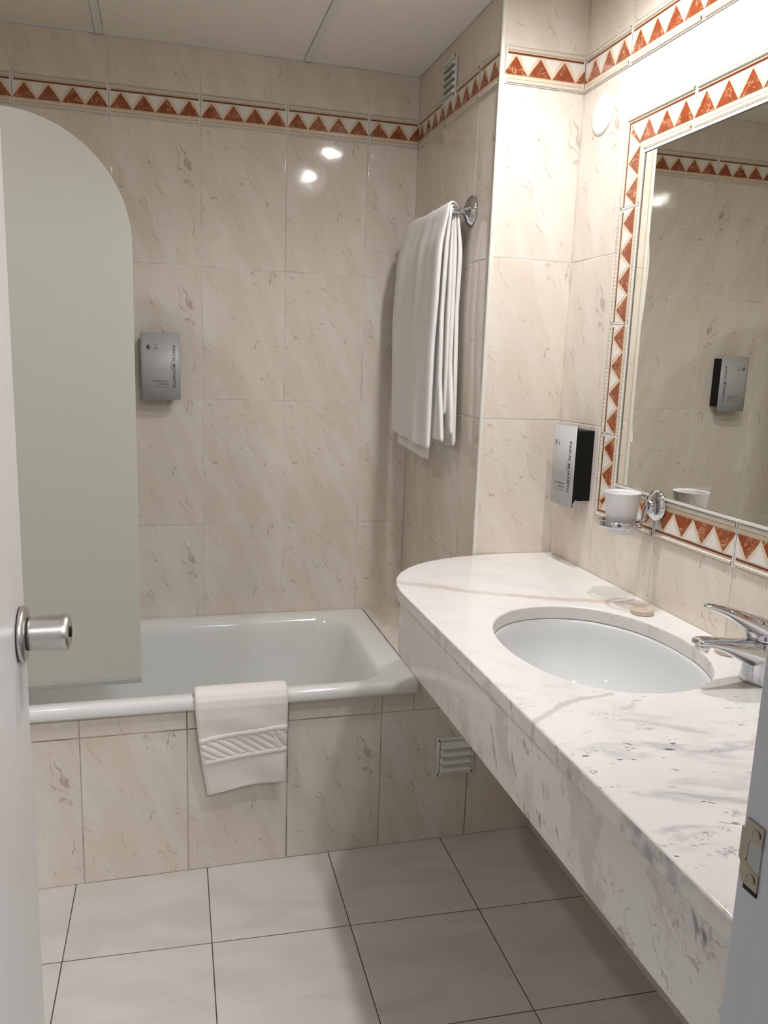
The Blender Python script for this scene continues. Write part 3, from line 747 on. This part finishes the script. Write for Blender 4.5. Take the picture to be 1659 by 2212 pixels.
# ------------------------------------------------------------------ soap dispensers
def dispenser(loc, rz, label, lines):
    """local frame: x right, z up, wall at y = 0, front towards -y"""
    e = empty('soap_dispenser', loc, rz); tag(e, label, 'soap dispenser', 'grey wall soap dispensers')
    hw, hh, D, sag = 0.0565, 0.0975, 0.050, 0.0085
    yf = lambda x: -(D + sag * (1 - (x / hw) ** 2))
    bm = bmesh.new(); n = 16
    fr_, bk = [], []
    for z in (-hh, hh):
        fr_.append([bm.verts.new((-hw + 2 * hw * i / n, yf(-hw + 2 * hw * i / n), z)) for i in range(n + 1)])
        bk.append([bm.verts.new((-hw + 2 * hw * i / n, yf(-hw + 2 * hw * i / n) + .0022, z)) for i in range(n + 1)])
    for i in range(n):
        f = bm.faces.new((fr_[0][i], fr_[0][i + 1], fr_[1][i + 1], fr_[1][i])); f.smooth = True
        f = bm.faces.new((bk[0][i + 1], bk[0][i], bk[1][i], bk[1][i + 1])); f.material_index = 1
        for k in (0, 1):
            vv = (fr_[k][i], fr_[k][i + 1], bk[k][i + 1], bk[k][i]); f = bm.faces.new(vv); f.material_index = 1
    for i in (0, n):
        f = bm.faces.new((fr_[0][i], fr_[1][i], bk[1][i], bk[0][i])); f.material_index = 1
    recalc(bm)
    pl = mobj('front_plate', bm, [MAT['plate'], MAT['black']], e)
    mp = lambda X, Z: (X, yf(X) - 0.0004, Z)
    bm = bmesh.new()
    text_mesh(bm, 'PASCAL MORABITO', 0.0345, 0.0425, -0.062, 0.060, mp, 0, True)
    text_mesh(bm, 'PARFUMS', 0.0295, 0.0325, -0.010, 0.011, mp, 1, True)
    mobj('brand_lettering', bm, [MAT['ink'], MAT['ink_grey']], pl); bm = bmesh.new()
    text_mesh(bm, lines[0], -0.0235, 0.0235, -0.0455, -0.0415, mp, 0)
    text_mesh(bm, lines[1], -0.0060, 0.0235, -0.0540, -0.0500, mp, 0)
    text_mesh(bm, lines[2], -0.0235, 0.0235, -0.0610, -0.0585, mp, 1)
    mobj('lettering', bm, [MAT['ink'], MAT['ink_grey']], pl)
    bm = bmesh.new(); text_mesh(bm, 'ADA', 0.0000, 0.0085, -0.0900, -0.0875, mp, 0)
    mobj('small_lettering', bm, MAT['ink'], pl)
    # round mark and small square mark
    bm = bmesh.new()
    cx, cz, r = -0.0335, 0.0545, 0.0058
    def poly(pts, mi, lift=0.0):
        f = bm.faces.new([bm.verts.new((x, yf(x) - .0004 - lift, z)) for x, z in pts]); f.material_index = mi
    poly([(cx + r * cos(2 * pi * i / 28), cz + r * sin(2 * pi * i / 28)) for i in range(28)], 0)
    poly([(cx - .0012, cz - .0018), (cx + .0015, cz - .0024), (cx + .0045, cz + .0008), (cx + .0036, cz + .0034), (cx + .0018, cz + .0040), (cx + .0006, cz + .0015)], 1, .0003)
    poly([(cx - .0050, cz - .0085), (cx + .0050, cz - .0085), (cx + .0050, cz - .0078), (cx - .0050, cz - .0078)], 2)
    mobj('round_emblem', bm, [MAT['ink'], MAT['plate'], MAT['ink_grey']], pl)
    bm = bmesh.new(); cx = -0.0135
    def fl(pts, mi, lift=0.0):
        f = bm.faces.new([bm.verts.new((x, yf(x) - .0004 - lift, z)) for x, z in pts]); f.material_index = mi
    g2 = [MAT['ink_grey'], MAT['ink'], MAT['white_plastic']]
    for (a, b, c, d, mi) in ((-.0052, .0052, -.0072, -.0066, 0), (-.0052, .0052, .0066, .0072, 0), (-.0052, -.0047, -.0066, .0066, 0), (.0047, .0052, -.0066, .0066, 0), (-.0015, .0035, -.0035, -.0012, 1), (-.0010, .0012, .0002, .0012, 1)):
        fl([(cx + a, cz + c), (cx + b, cz + c), (cx + b, cz + d), (cx + a, cz + d)], mi)
    mobj('square_emblem', bm, g2, pl)
    # black housing with notched top and bottom
    bm = bmesh.new()
    prof = [(-.0005, -hh + .016), (-.032, -hh + .016), (-.038, -hh + .019), (-.046, -hh + .007), (-.0502, -hh + .001), (-.0502, hh - .001), (-.046, hh - .003), (-.040, hh - .012), (-.034, hh - .010), (-.0005, hh - .010)]
    loft(bm, [[(x, y, z) for y, z in prof] for x in (-hw + .0055, hw - .0055)]); recalc(bm)
    mobj('housing', bm, MAT['black'], e)
    return e
dispenser((-0.7815, 0.0, 1.260), 0.0, 'grey and black soap dispenser on the back wall beside the frosted screen', ('GEL MOUSSANT', 'INTEGRAL', 'HAIR AND BODY GEL'))
dispenser((X2, -0.775, 1.063), -pi / 2, 'grey and black soap dispenser on the right wall between column and mirror', ('GEL MAINS', 'PURETE', 'HAND GEL'))

# ------------------------------------------------------------------ ventilation grilles
def vent(loc, rz, nl, label, screws):
    e = empty('vent_grille', loc, rz); tag(e, label, 'vent', 'white louvred vent grilles')
    s = 0.055; bm = bmesh.new()
    for a in ((-s, s, -.006, 0, s - .010, s), (-s, s, -.006, 0, -s, -s + .010), (-s, -s + .010, -.006, 0, -s + .010, s - .010), (s - .010, s, -.006, 0, -s + .010, s - .010)): box(bm, *a)
    bmesh.ops.remove_doubles(bm, verts=bm.verts[:], dist=1e-6)
    fr0 = mobj('frame', bm, MAT['vent'], e); bevel_mod(fr0, .0018, 2)
    bm = bmesh.new(); box(bm, -s + .010, s - .010, -.0012, -.0002, -s + .010, s - .010); mobj('backing', bm, plain('vent_backing_grey', (0.22, 0.215, 0.19), 0.6), e)
    hh = (2 * s - .020) / nl
    for k in range(nl):
        zt = s - .010 - k * hh; bm = bmesh.new()
        a, b = -s + .0125, s - .0125
        prof = [(-.0010, zt - .001), (-.0045, zt - .0015), (-.0145, zt - hh + .0052), (-.0143, zt - hh + .0036), (-.0010, zt - hh + .0050)]
        loft(bm, [[(x, y, z) for y, z in prof] for x in (a, b)])
        for x in (a, b):     # cheek that closes the louvre
            sgn = 1 if x == a else -1
            v = [bm.verts.new(p) for p in ((x - sgn * .0015, -.001, zt), (x - sgn * .0015, -.001, zt - hh + .003), (x, -.0143, zt - hh + .0042), (x, -.004, zt - .001))]
            bm.faces.new(v)
        recalc(bm); mobj('louvre', bm, MAT['vent'], e)
    for (sx, sz) in screws:
        bm = bmesh.new(); lathe(bm, [(0.0024, 0), (0.0024, -.0012), (0.0012, -.0016)], c=(sx * (s - .006), -.006, sz * (s - .006)), axis='Y', n=16); recalc(bm)
        mobj('screw', bm, MAT['dark'], e)
vent((0.0, -0.280, 2.061), -pi / 2, 5, 'white louvred vent grille high on the alcove wall, overlapping the border', [(-1, -1), (1, 1), (1, -1)])
vent((-0.022, YT, 0.2455), 0.0, 4, 'white louvred vent grille low on the tub front, beneath the counter', [(-1, 1), (-1, -1), (1, -1)])

# round blank cap on the right wall
bm = bmesh.new(); lathe(bm, [(0.046, 0.0), (0.046, -.0015), (0.0445, -.0035), (0.038, -.0050), (0.02, -.0058), (0.001, -.0060)], axis='X', n=48); recalc(bm)
o = mobj('round_cover', bm, MAT['white_plastic'], smooth=True, loc=(X2, -0.742, 1.877)); tag(o, 'round white plastic cover plate on the right wall near the column corner', 'cover plate')

# ------------------------------------------------------------------ mirror with tiled frame
e = empty('wall_mirror', (X2, -1.4, 1.395)); tag(e, 'large wall mirror framed by red triangle border tiles', 'mirror')
oy, oz = -1.4, 1.395
ymin_o, z0o, z1o = -0.855, 0.9515, 1.8390
YE = -2.045
def mloc(y, z): return (0, y - oy, z - oz)
hbm = 0.0845
N = (-1, 0, 0)
def frame_part(name, pieces, org, U, V, clips):
    bm = bmesh.new()
    for i, (a, b, p0) in enumerate(pieces): border_piece(bm, a, b, p0, org, U, V, N, clip=clips)
    return mobj(name, bm, BM, e)
r2 = sqrt(.5)
yo = ymin_o - oy; zt, zb = z1o - oz, z0o - oz
# left column: u = z (up), v = towards +y (outwards)
org = (0, yo - hbm, 0)
Lz = zt - zb
pcs = [(zb, zb + .196, zb + .196 - .25), (zb + .196 + .0015, zb + .444, zb + .196), (zb + .4455, zb + .6925, zb + .445), (zb + .694, zt, zb + .694)]
clips = [((zt - hbm, 0, 0), Vector((r2, -r2, 0))), ((zb + hbm, 0, 0), Vector((-r2, -r2, 0)))]
frame_part('border_side', pcs, org, (0, 0, 1), (0, 1, 0), clips)
# top: u = -y, v = up
ust = -yo; uend = -(YE - oy)
def hp(js): 
    out = []; 
    for a, b in cuts(ust, uend, js): out.append((a + .0007, b - .0007, a if a > ust + 1e-3 else b - .25))
    return out
js = [ust + .245 + .25 * k for k in range(6)]
frame_part('border_top', hp(js), (0, 0, zt - hbm), (0, -1, 0), (0, 0, 1), [((ust + hbm, 0, 0), Vector((-r2, -r2, 0)))])
# bottom: v points down
frame_part('border_bottom', hp(js), (0, 0, zb + hbm), (0, -1, 0), (0, 0, -1), [((ust + hbm, 0, 0), Vector((-r2, -r2, 0)))])
yi, zi0, zi1 = yo - hbm - .001, zb + hbm + .001, zt - hbm - .001
ye = YE - oy
bm = bmesh.new()
for (a, b, c, d) in ((yi - .0055, yi, zi0, zi1), (ye, yi - .0055, zi1 - .0055, zi1), (ye, yi - .0055, zi0, zi0 + .0055)):
    box(bm, -.0075, 0, a, b, c, d)
mobj('edge_strip', bm, MAT['silver_edge'], e)
bm = bmesh.new()
for (a, b, c, d) in ((yi - .0085, yi - .0055, zi0 + .0055, zi1 - .0055), (ye, yi - .0085, zi1 - .0070, zi1 - .0055), (ye, yi - .0085, zi0 + .0055, zi0 + .0070)):
    box(bm, -.0060, 0, a, b, c, d)
mobj('edge_seal', bm, MAT['thin_dark'], e)
bm = bmesh.new(); box(bm, -.0050, -.0005, ye, yi - .0083, zi0 + .0068, zi1 - .0068)
mobj('mirror_glass', bm, MAT['mirror'], e)

# ------------------------------------------------------------------ tumbler holder and wrapped tumbler
e = empty('tumbler_holder', (X2, -1.105, 1.021)); tag(e, 'chrome wall tumbler holder fixed over the mirror border', 'tumbler holder')
bm = bmesh.new(); lathe(bm, [(0.0325, -.002), (0.0330, -.006), (0.0315, -.009), (0.0290, -.0105), (0.0275, -.0120), (0.0230, -.0150), (0.012, -.0165), (0.001, -.0170)], axis='X', n=48); recalc(bm)
mobj('wall_rose', bm, MAT['chrome'], e, True)
bm = bmesh.new(); lathe(bm, [(0.0135, -.014), (0.0130, -.024), (0.0115, -.0275), (0.004, -.0290)], axis='X', n=32); recalc(bm)
mobj('boss', bm, MAT['chrome'], e, True)
bm = bmesh.new(); tube(bm, [(-.020, 0, 0.002), (-.027, 0, -.002), (-.031, 0, -.010), (-.032, 0, -.020), (-.033, 0, -.028), (-.037, 0, -.033), (-.045, 0, -.036)], [.0060, .0060, .0055, .0050, .0048, .0048, .0048]); recalc(bm)
mobj('arm', bm, MAT['chrome'], e, True)
bm = bmesh.new(); ringc = (-0.0857, 0, -0.036)
lathe(bm, [(0.0385, -.0065), (0.0435, -.0065), (0.0442, -.0045), (0.0442, .0050), (0.0434, .0068), (0.0390, .0068), (0.0385, .005), (0.0385, -.0065)], c=ringc, n=64, cap=False); recalc(bm)
mobj('ring', bm, MAT['chrome'], e, True)
cx, cy = 0.13, -1.105
e = empty('tumbler', (cx, cy, 0.965)); tag(e, 'white tumbler sealed in clear plastic wrap standing in the chrome holder', 'tumbler')
bm = bmesh.new(); lathe(bm, [(0.026, 0.0), (0.0275, .002), (0.0365, .084), (0.0370, .0855), (0.0355, .0855), (0.0345, .082), (0.0262, .004), (0.001, .003)], n=48, cap=False); recalc(bm)
o = mobj('cup', bm, MAT['cup'], e, True)
bm = bmesh.new(); n = 64; rings = []
rnd = [random.uniform(-1, 1) for _ in range(64)]
for k in range(17):
    t = k / 16; z = -.004 + .098 * t; r = 0.0270 + .0110 * t; rg = []
    for i in range(n):
        a = 2 * pi * i / n
        rr = r + 0.0007 * sin(7 * a + 9 * t) + .0006 * sin(13 * a - 21 * t + 1) + .0005 * rnd[(i * 5 + k * 3) % 64]
        if k > 13: rr += (k - 13) * (.0004 * sin(11 * a) - .0002)
        rg.append((rr * cos(a), rr * sin(a), z + .0008 * sin(5 * a + k)))
    rings.append(rg)
rings.append([(0.62 * x, 0.62 * y, z + .001) for x, y, z in rings[-1]])
loft(bm, rings, cap0=True, cap1=False); recalc(bm)
mobj('plastic_wrap', bm, MAT['wrap'], e, True)

# ------------------------------------------------------------------ towel rail
e = empty('towel_rail', (0, -0.496, 1.684)); tag(e, 'chrome towel rail on the alcove end wall', 'towel rail')
for yy, nm in ((0.0, 'wall_rose'), (0.385, 'wall_rose')):
    bm = bmesh.new(); lathe(bm, [(0.0385, -.0005), (0.0390, -.005), (0.0375, -.008), (0.0335, -.0095), (0.0325, -.0125), (0.0270, -.0150), (0.018, -.0175), (0.0105, -.0230)], c=(0, yy, 0), axis='X', n=48); recalc(bm)
    rs = mobj('wall_rose', bm, MAT['chrome'], e, True)
    bm = bmesh.new(); tube(bm, [(-.018, yy, 0), (-.030, yy, 0), (-.045, yy, .0), (-.058, yy, 0), (-.064, yy, 0)], [.0105, .0080, .0072, .0085, .0040]); recalc(bm)
    mobj('arm', bm, MAT['chrome'], e, True)
bm = bmesh.new(); tube(bm, [(-.055, -.004, 0), (-.055, .15, 0), (-.055, .30, 0), (-.055, .389, 0)], .0065, 20); recalc(bm)
mobj('bar', bm, MAT['chrome'], e, True)

# bath towel: three nested folded sheets over the rail
def lerp_tab(tab, x):
    if x <= tab[0][0]: return tab[0][1]
    for (a, b), (c, d) in zip(tab[:-1], tab[1:]):
        if x <= c: return b + (d - b) * (x - a) / (c - a)
    return tab[-1][1]
XB, ZBAR = -0.055, 1.684
def sheet(bm, rad, zf, zbk, ynf, ynb, yff, yfb, wav, xf, xbk, nt=70, ns=34, ph=0.0):
    """drape path: front bottom -> bar -> back bottom. y tables are functions of z."""
    rows = []
    Lf, Lb = ZBAR - zf(0.5), ZBAR - zbk(0.5); La = pi * rad; L = Lf + La + Lb
    for i in range(nt + 1):
        row = []
        for j in range(ns + 1):
            s = j / ns                                  # 0 near edge, 1 far edge
            zf_, zb_ = zf(s), zbk(s); Lf, Lb = ZBAR - zf_, ZBAR - zb_
            d = (Lf + La + Lb) * i / nt
            if d < Lf:
                z = zf_ + d; side = 0; k = (ZBAR - z) / 0.6
                x = XB - rad + xf(k, s); yn, yf_ = lerp_tab(ynf, z), lerp_tab(yff, z)
                out = -1
            elif d < Lf + La:
                a = (d - Lf) / rad; x = XB - rad * cos(a); z = ZBAR + rad * sin(a); t = a / pi
                yn = lerp_tab(ynf, ZBAR) * (1 - t) + lerp_tab(ynb, ZBAR) * t; yf_ = lerp_tab(yff, ZBAR) * (1 - t) + lerp_tab(yfb, ZBAR) * t
                k = 0; out = 0
            else:
                z = ZBAR - (d - Lf - La); k = (ZBAR - z) / 0.6
                x = XB + rad + xbk(k, s); yn, yf_ = lerp_tab(ynb, z), lerp_tab(yfb, z); out = 1
            y = yn + (yf_ - yn) * s
            wv = wav * (sin(s * 17 + ph + k * 1.3) * .5 + sin(s * 31 + 2 * ph - k * 2.0) * .3 + sin(s * 9 - k) * .4)
            if out: x += out * wv * min(1, k * 4 + .15) * (1 if out < 0 else .6)
            else: z += wv * .3
            row.append(bm.verts.new((x, y, z)))
        rows.append(row)
    for i in range(nt):
        for j in range(ns): bm.faces.new((rows[i][j], rows[i][j + 1], rows[i + 1][j + 1], rows[i + 1][j]))
e = empty('bath_towel', (XB, -0.32, 1.05)); tag(e, 'folded white bath towel draped over the chrome towel rail', 'towel')
def towel_layer(name, thick, **k):
    bm = bmesh.new(); sheet(bm, **k); recalc(bm)
    bmesh.ops.translate(bm, verts=bm.verts[:], vec=-Vector(e.location))
    o = mobj(name, bm, MAT['towel'], e, True)
    vg = o.vertex_groups.new(name='thickness')
    for v in o.data.vertices: vg.add([v.index], min(1.0, .55 + .45 * max(0.0, (ZBAR - .01 - v.co.z - e.location.z) / .09)), 'REPLACE')
    m = o.modifiers.new('s', 'SOLIDIFY'); m.thickness = thick; m.offset = 0; m.use_even_offset = False; m.vertex_group = 'thickness'
    m = o.modifiers.new('sub', 'SUBSURF'); m.levels = 1; m.render_levels = 1
    return o
far = [(1.04, -.150), (1.186, -.128), (1.41, -.090), (1.60, -.112), (1.66, -.150), (1.70, -.175)]
towel_layer('outer_fold', .0115, rad=.0190, zf=lambda s: 1.068 + (.012 * s if s < .55 else .0066 + .03 * (s - .55)), zbk=lambda s: 1.078 - .01 * s,
            ynf=[(1.05, -.500), (1.20, -.500), (1.342, -.502), (1.455, -.516), (1.687, -.532)], ynb=[(1.07, -.515), (1.25, -.503), (1.437, -.487), (1.571, -.495), (1.69, -.490)],
            yff=far, yfb=[(1.05, -.19), (1.69, -.17)], wav=.0075,
            xf=lambda k, s: -.011 * min(1, k * 7) - .006 * k, xbk=lambda k, s: .009 * min(1, k * 7) + .003 * k, ph=.4)
towel_layer('inner_fold', .0110, rad=.0130, zf=lambda s: 1.092 + .01 * s, zbk=lambda s: 1.11,
            ynf=[(1.08, -.556), (1.16, -.540), (1.255, -.517), (1.433, -.510), (1.682, -.534)], ynb=[(1.07, -.545), (1.18, -.530), (1.30, -.500), (1.69, -.488)],
            yff=[(1.05, -.16), (1.7, -.18)], yfb=[(1.05, -.19), (1.69, -.17)], wav=.0025,
            xf=lambda k, s: -.0040 * min(1, k * 7) + .001 * k, xbk=lambda k, s: .0045 * min(1, k * 7) - .002 * k, ph=1.7)
towel_layer('core_fold', .0085, rad=.0085, zf=lambda s: 1.030 + .018 * s, zbk=lambda s: 1.16,
            ynf=[(1.02, -.432), (1.10, -.43), (1.20, -.47), (1.69, -.500)], ynb=[(1.07, -.50), (1.69, -.485)],
            yff=[(1.03, -.152), (1.15, -.148), (1.69, -.19)], yfb=[(1.05, -.19), (1.69, -.18)], wav=.0020,
            xf=lambda k, s: -.0065 * k, xbk=lambda k, s: -.001 * k, ph=2.9)
for (x, y, z, rz) in ((-0.0745, -0.528, 1.083, .2), (-0.073, -0.412, 1.022, -.2)):
    bm = bmesh.new(); box(bm, -.0005, .0005, -.010, .010, -.013, .012)
    o = mobj('care_label', bm, MAT['label'], e, loc=(x - e.location.x, y - e.location.y, z - e.location.z), rot=(.12, 0, rz)); o['label'] = 'small printed care label'

# ------------------------------------------------------------------ small towel with woven band over the tub rim
e = empty('bath_mat', (-0.60, -0.655, RIM)); tag(e, 'white terry bath mat with woven diagonal band, hung over the tub rim', 'bath mat')
def mat_layer(name, off, zbot, thick, inner=True):
    nx, nt = 150, 230; bm = bmesh.new(); rows = []
    path = [(-.602, .395), (-.604, .43), (-.608, .462), (-.616, RIM + .0105), (-.630, RIM + .0135), (-.644, RIM + .0115), (-.655, RIM + .005), (-.6625, RIM - .006), (-.6655, RIM - .022), (-.6665, RIM - .05)]
    path = [Vector((0, y, z)) for y, z in path]
    endz = .21
    pts = path + [Vector((0, -.6665 + .006 * t, RIM - .05 - (RIM - .05 - endz) * t)) for t in [i / 14 for i in range(1, 15)]]
    cum = [0]
    for a, b in zip(pts[:-1], pts[1:]): cum.append(cum[-1] + (b - a).length)
    T = cum[-1]
    def at(d):
        for i in range(len(cum) - 1):
            if d <= cum[i + 1]:
                f = (d - cum[i]) / (cum[i + 1] - cum[i]); p = pts[i].lerp(pts[i + 1], f)
                t = (pts[min(i + 2, len(pts) - 1)] - pts[max(i - 1, 0)]); return p, t.normalized()
        return pts[-1], (pts[-1] - pts[-2]).normalized()
    for i in range(nx + 1):
        s = i / nx; row = []
        zb_ = zbot(s)
        Ls = T - (zb_ - endz)
        for j in range(nt + 1):
            d = Ls * j / nt; p, t = at(d); nrm = Vector((0, t.z, -t.y))      # outwards (towards -y on the front)
            z = p.z; kk = max(0, (RIM - z) / (RIM - .22)) if p.y < -.64 else 0
            xl = -.7125 + .029 * kk ** 1.4; xr = -.4880 - .004 * kk
            x = xl + (xr - xl) * s
            h = 0.0
            if inner and p.y < -.66:
                c1 = .3640 + .0245 * (s ** .7) - .003 * max(0, s - .85) * 6      # cord heights in z
                c2 = c1 - .0600 + .006 * max(0, .3 - s)
                for c in (c1, c2):
                    u = (z - c) / .0058
                    if abs(u) < 1: h = max(h, .0032 * sqrt(1 - u * u))
                if c2 + .006 < z < c1 - .006:
                    b = (z - c2) / (c1 - c2)
                    ph_ = (s * 8.6 - (1 - b) * 3.0) if s < .86 else (s * 8.6 - (1 - b) * 1.6)
                    fph = ph_ - math.floor(ph_)
                    h = max(h, .0030 * sqrt(max(0, (sin(pi * fph) - .30) / .70))) - .0008
                elif abs(z - (c1 + c2) / 2) < .035 and h == 0: h = -.0008
            soft = .0016 * sin(s * 9 + z * 22) + .001 * sin(z * 60 + s * 4)
            edge = -.004 * (max(0, abs(s - .5) * 2 - .93) / .07) ** 2
            q = p + nrm * (h + off + soft * min(1, max(0, (.452 - z) / .05)) + edge)
            row.append(bm.verts.new((x - e.location.x, q.y - e.location.y, q.z - e.location.z)))
        rows.append(row)
    for i in range(nx):
        for j in range(nt): bm.faces.new((rows[i][j], rows[i + 1][j], rows[i + 1][j + 1], rows[i][j + 1]))
    recalc(bm); o = mobj(name, bm, MAT['mat'], e, True)
    m = o.modifiers.new('s', 'SOLIDIFY'); m.thickness = thick; m.offset = 0
    return o
mat_layer('front_layer', .0025, lambda s: .2180 + .010 * s + .013 * sin(pi * min(1, s * 1.0)) * .6 + .008 * s, .0055)
mat_layer('under_layer', -.0035, lambda s: .2225 + .008 * s + .004 * sin(pi * s), .0045, False)

# ------------------------------------------------------------------ open door on the left with its knob
door = empty('door_1', (-1.012, -2.095, 0.008)); struct(door, 'white lacquered door standing open on the left')
DL = 0.722
bm = bmesh.new(); box(bm, 0.0, 0.042, 0.0, DL, 0, 2.03)
o = mobj('door_leaf', bm, MAT['door'], door); bevel_mod(o, .002, 2)
ky, kz, kx = -1.418 + 2.095, 0.917 - .008, 0.042
kn = empty('door_knob', (0, 0, 0)); kn.parent = door; kn.location = (kx, ky, kz)
bm = bmesh.new(); lathe(bm, [(0.0375, 0.0), (0.0375, .0012)], axis='X', n=56); recalc(bm); mobj('shadow_gap', bm, MAT['dark'], kn, True)
bm = bmesh.new(); lathe(bm, [(0.0365, 0.001), (0.0385, .0022), (0.0385, .0055), (0.0365, .0085), (0.0280, .0100)], axis='X', n=56); recalc(bm); mobj('rosette', bm, MAT['satin'], kn, True)
bm = bmesh.new(); lathe(bm, [(0.0225, .009), (0.0225, .0122)], axis='X', n=48); recalc(bm); mobj('collar', bm, MAT['dark'], kn, True)
bm = bmesh.new(); lathe(bm, [(0.0215, 0.0120), (0.0228, .0124), (0.0232, .016), (0.0252, .050), (0.0256, .056), (0.0250, .0600), (0.0232, .0630), (0.0215, .0638), (0.0200, .0630), (0.001, .0628)], axis='X', n=56); recalc(bm); mobj('grip', bm, MAT['satin'], kn, True)
bm = bmesh.new(); lathe(bm, [(0.0072, .0625), (0.0072, .0652), (0.0060, .0660), (.001, .0660)], axis='X', n=32); recalc(bm); mobj('lock_button', bm, MAT['black'], kn, True)

# right-hand door jamb with rebate, stop and strike plate
bm = bmesh.new()
box(bm, -0.390, -0.330, YD - .115, YD - .0055, 0, 2.05); box(bm, -0.4015, -0.390, YD - .115, -2.153, 0, 2.05)
o = mobj('trim_8', bm, MAT['jamb']); bevel_mod(o, .0015, 2); struct(o, 'white door jamb on the right with door stop')
bm = bmesh.new()
box(bm, -1.055, -1.020, YD - .115, YD - .0055, 0, 2.05); box(bm, -1.055, -.33, YD - .115, YD - .0055, 2.045, 2.08)
o = mobj('trim_9', bm, MAT['jamb']); bevel_mod(o, .0015, 2); struct(o, 'door frame head and hinge-side jamb')
e = empty('strike_plate', (-0.390, -2.129, 0.968)); tag(e, 'dull bronze strike plate screwed to the right door jamb', 'strike plate')
# local: y from -.0095 (near) to +.0115 (room edge), z -.025 .. .025
bm = bmesh.new()
outer = [(-.0090, .0255), (.0075, .0255), (.0075, .0175), (.0112, .0175), (.0112, -.0065), (.0090, -.0090), (.0090, -.0165), (.0060, -.0215), (.0040, -.0225), (-.0090, -.0225)]
hol = [(-.0090, .0105), (.0010, .0120), (.0032, .0085), (.0032, -.0010), (.0045, -.0050), (-.0002, -.0080), (-.0090, -.0105)]
pieces = [[(-.0090, .0255), (.0075, .0255), (.0075, .0120), (.0010, .0120), (-.0090, .0105)],
          [(.0075, .0175), (.0112, .0175), (.0112, -.0065), (.0090, -.0090), (.0075, -.0090)],
          [(.0010, .0120), (.0075, .0120), (.0075, -.0050), (.0045, -.0050), (.0032, -.0010), (.0032, .0085)],
          [(-.0090, -.0105), (-.0002, -.0080), (.0045, -.0050), (.0075, -.0050), (.0075, -.0090), (.0090, -.0090), (.0090, -.0165), (.0060, -.0215), (.0040, -.0225), (-.0090, -.0225)]]
ctr = [(-.001, .018), (.0095, .004), (.0055, .004), (.0015, -.0160)]
for pc, (cy_, cz_) in zip(pieces, ctr):
    fa = [bm.verts.new((-.0014, y, z)) for y, z in pc]; fb = [bm.verts.new((0, y, z)) for y, z in pc]
    ca_, cb_ = bm.verts.new((-.0014, cy_, cz_)), bm.verts.new((0, cy_, cz_))
    for i in range(len(pc)):
        k = (i + 1) % len(pc)
        bm.faces.new((fa[i], fa[k], ca_)); bm.faces.new((fb[k], fb[i], cb_)); bm.faces.new((fa[k], fa[i], fb[i], fb[k]))
bmesh.ops.remove_doubles(bm, verts=bm.verts[:], dist=1e-6); recalc(bm)
mobj('plate', bm, MAT['bronze'], e)
bm = bmesh.new(); box(bm, -.0011, .0010, -.0088, .0036, -.0112, .0125); mobj('latch_recess', bm, plain('pale_recess_grey', (0.45, 0.46, 0.42), .6), e)
bm = bmesh.new(); box(bm, -.0012, 0, -.0088, .0040, -.0262, -.0227); mobj('lower_gap', bm, MAT['dark'], e)
for zz in (.0180, -.0160):
    bm = bmesh.new(); lathe(bm, [(0.0038, -.0012), (0.0036, -.0024), (0.0016, -.0020), (0.0008, -.0010)], c=(0, -.0030, zz), axis='X', n=24); recalc(bm)
    mobj('screw', bm, MAT['bronze'], e, True)
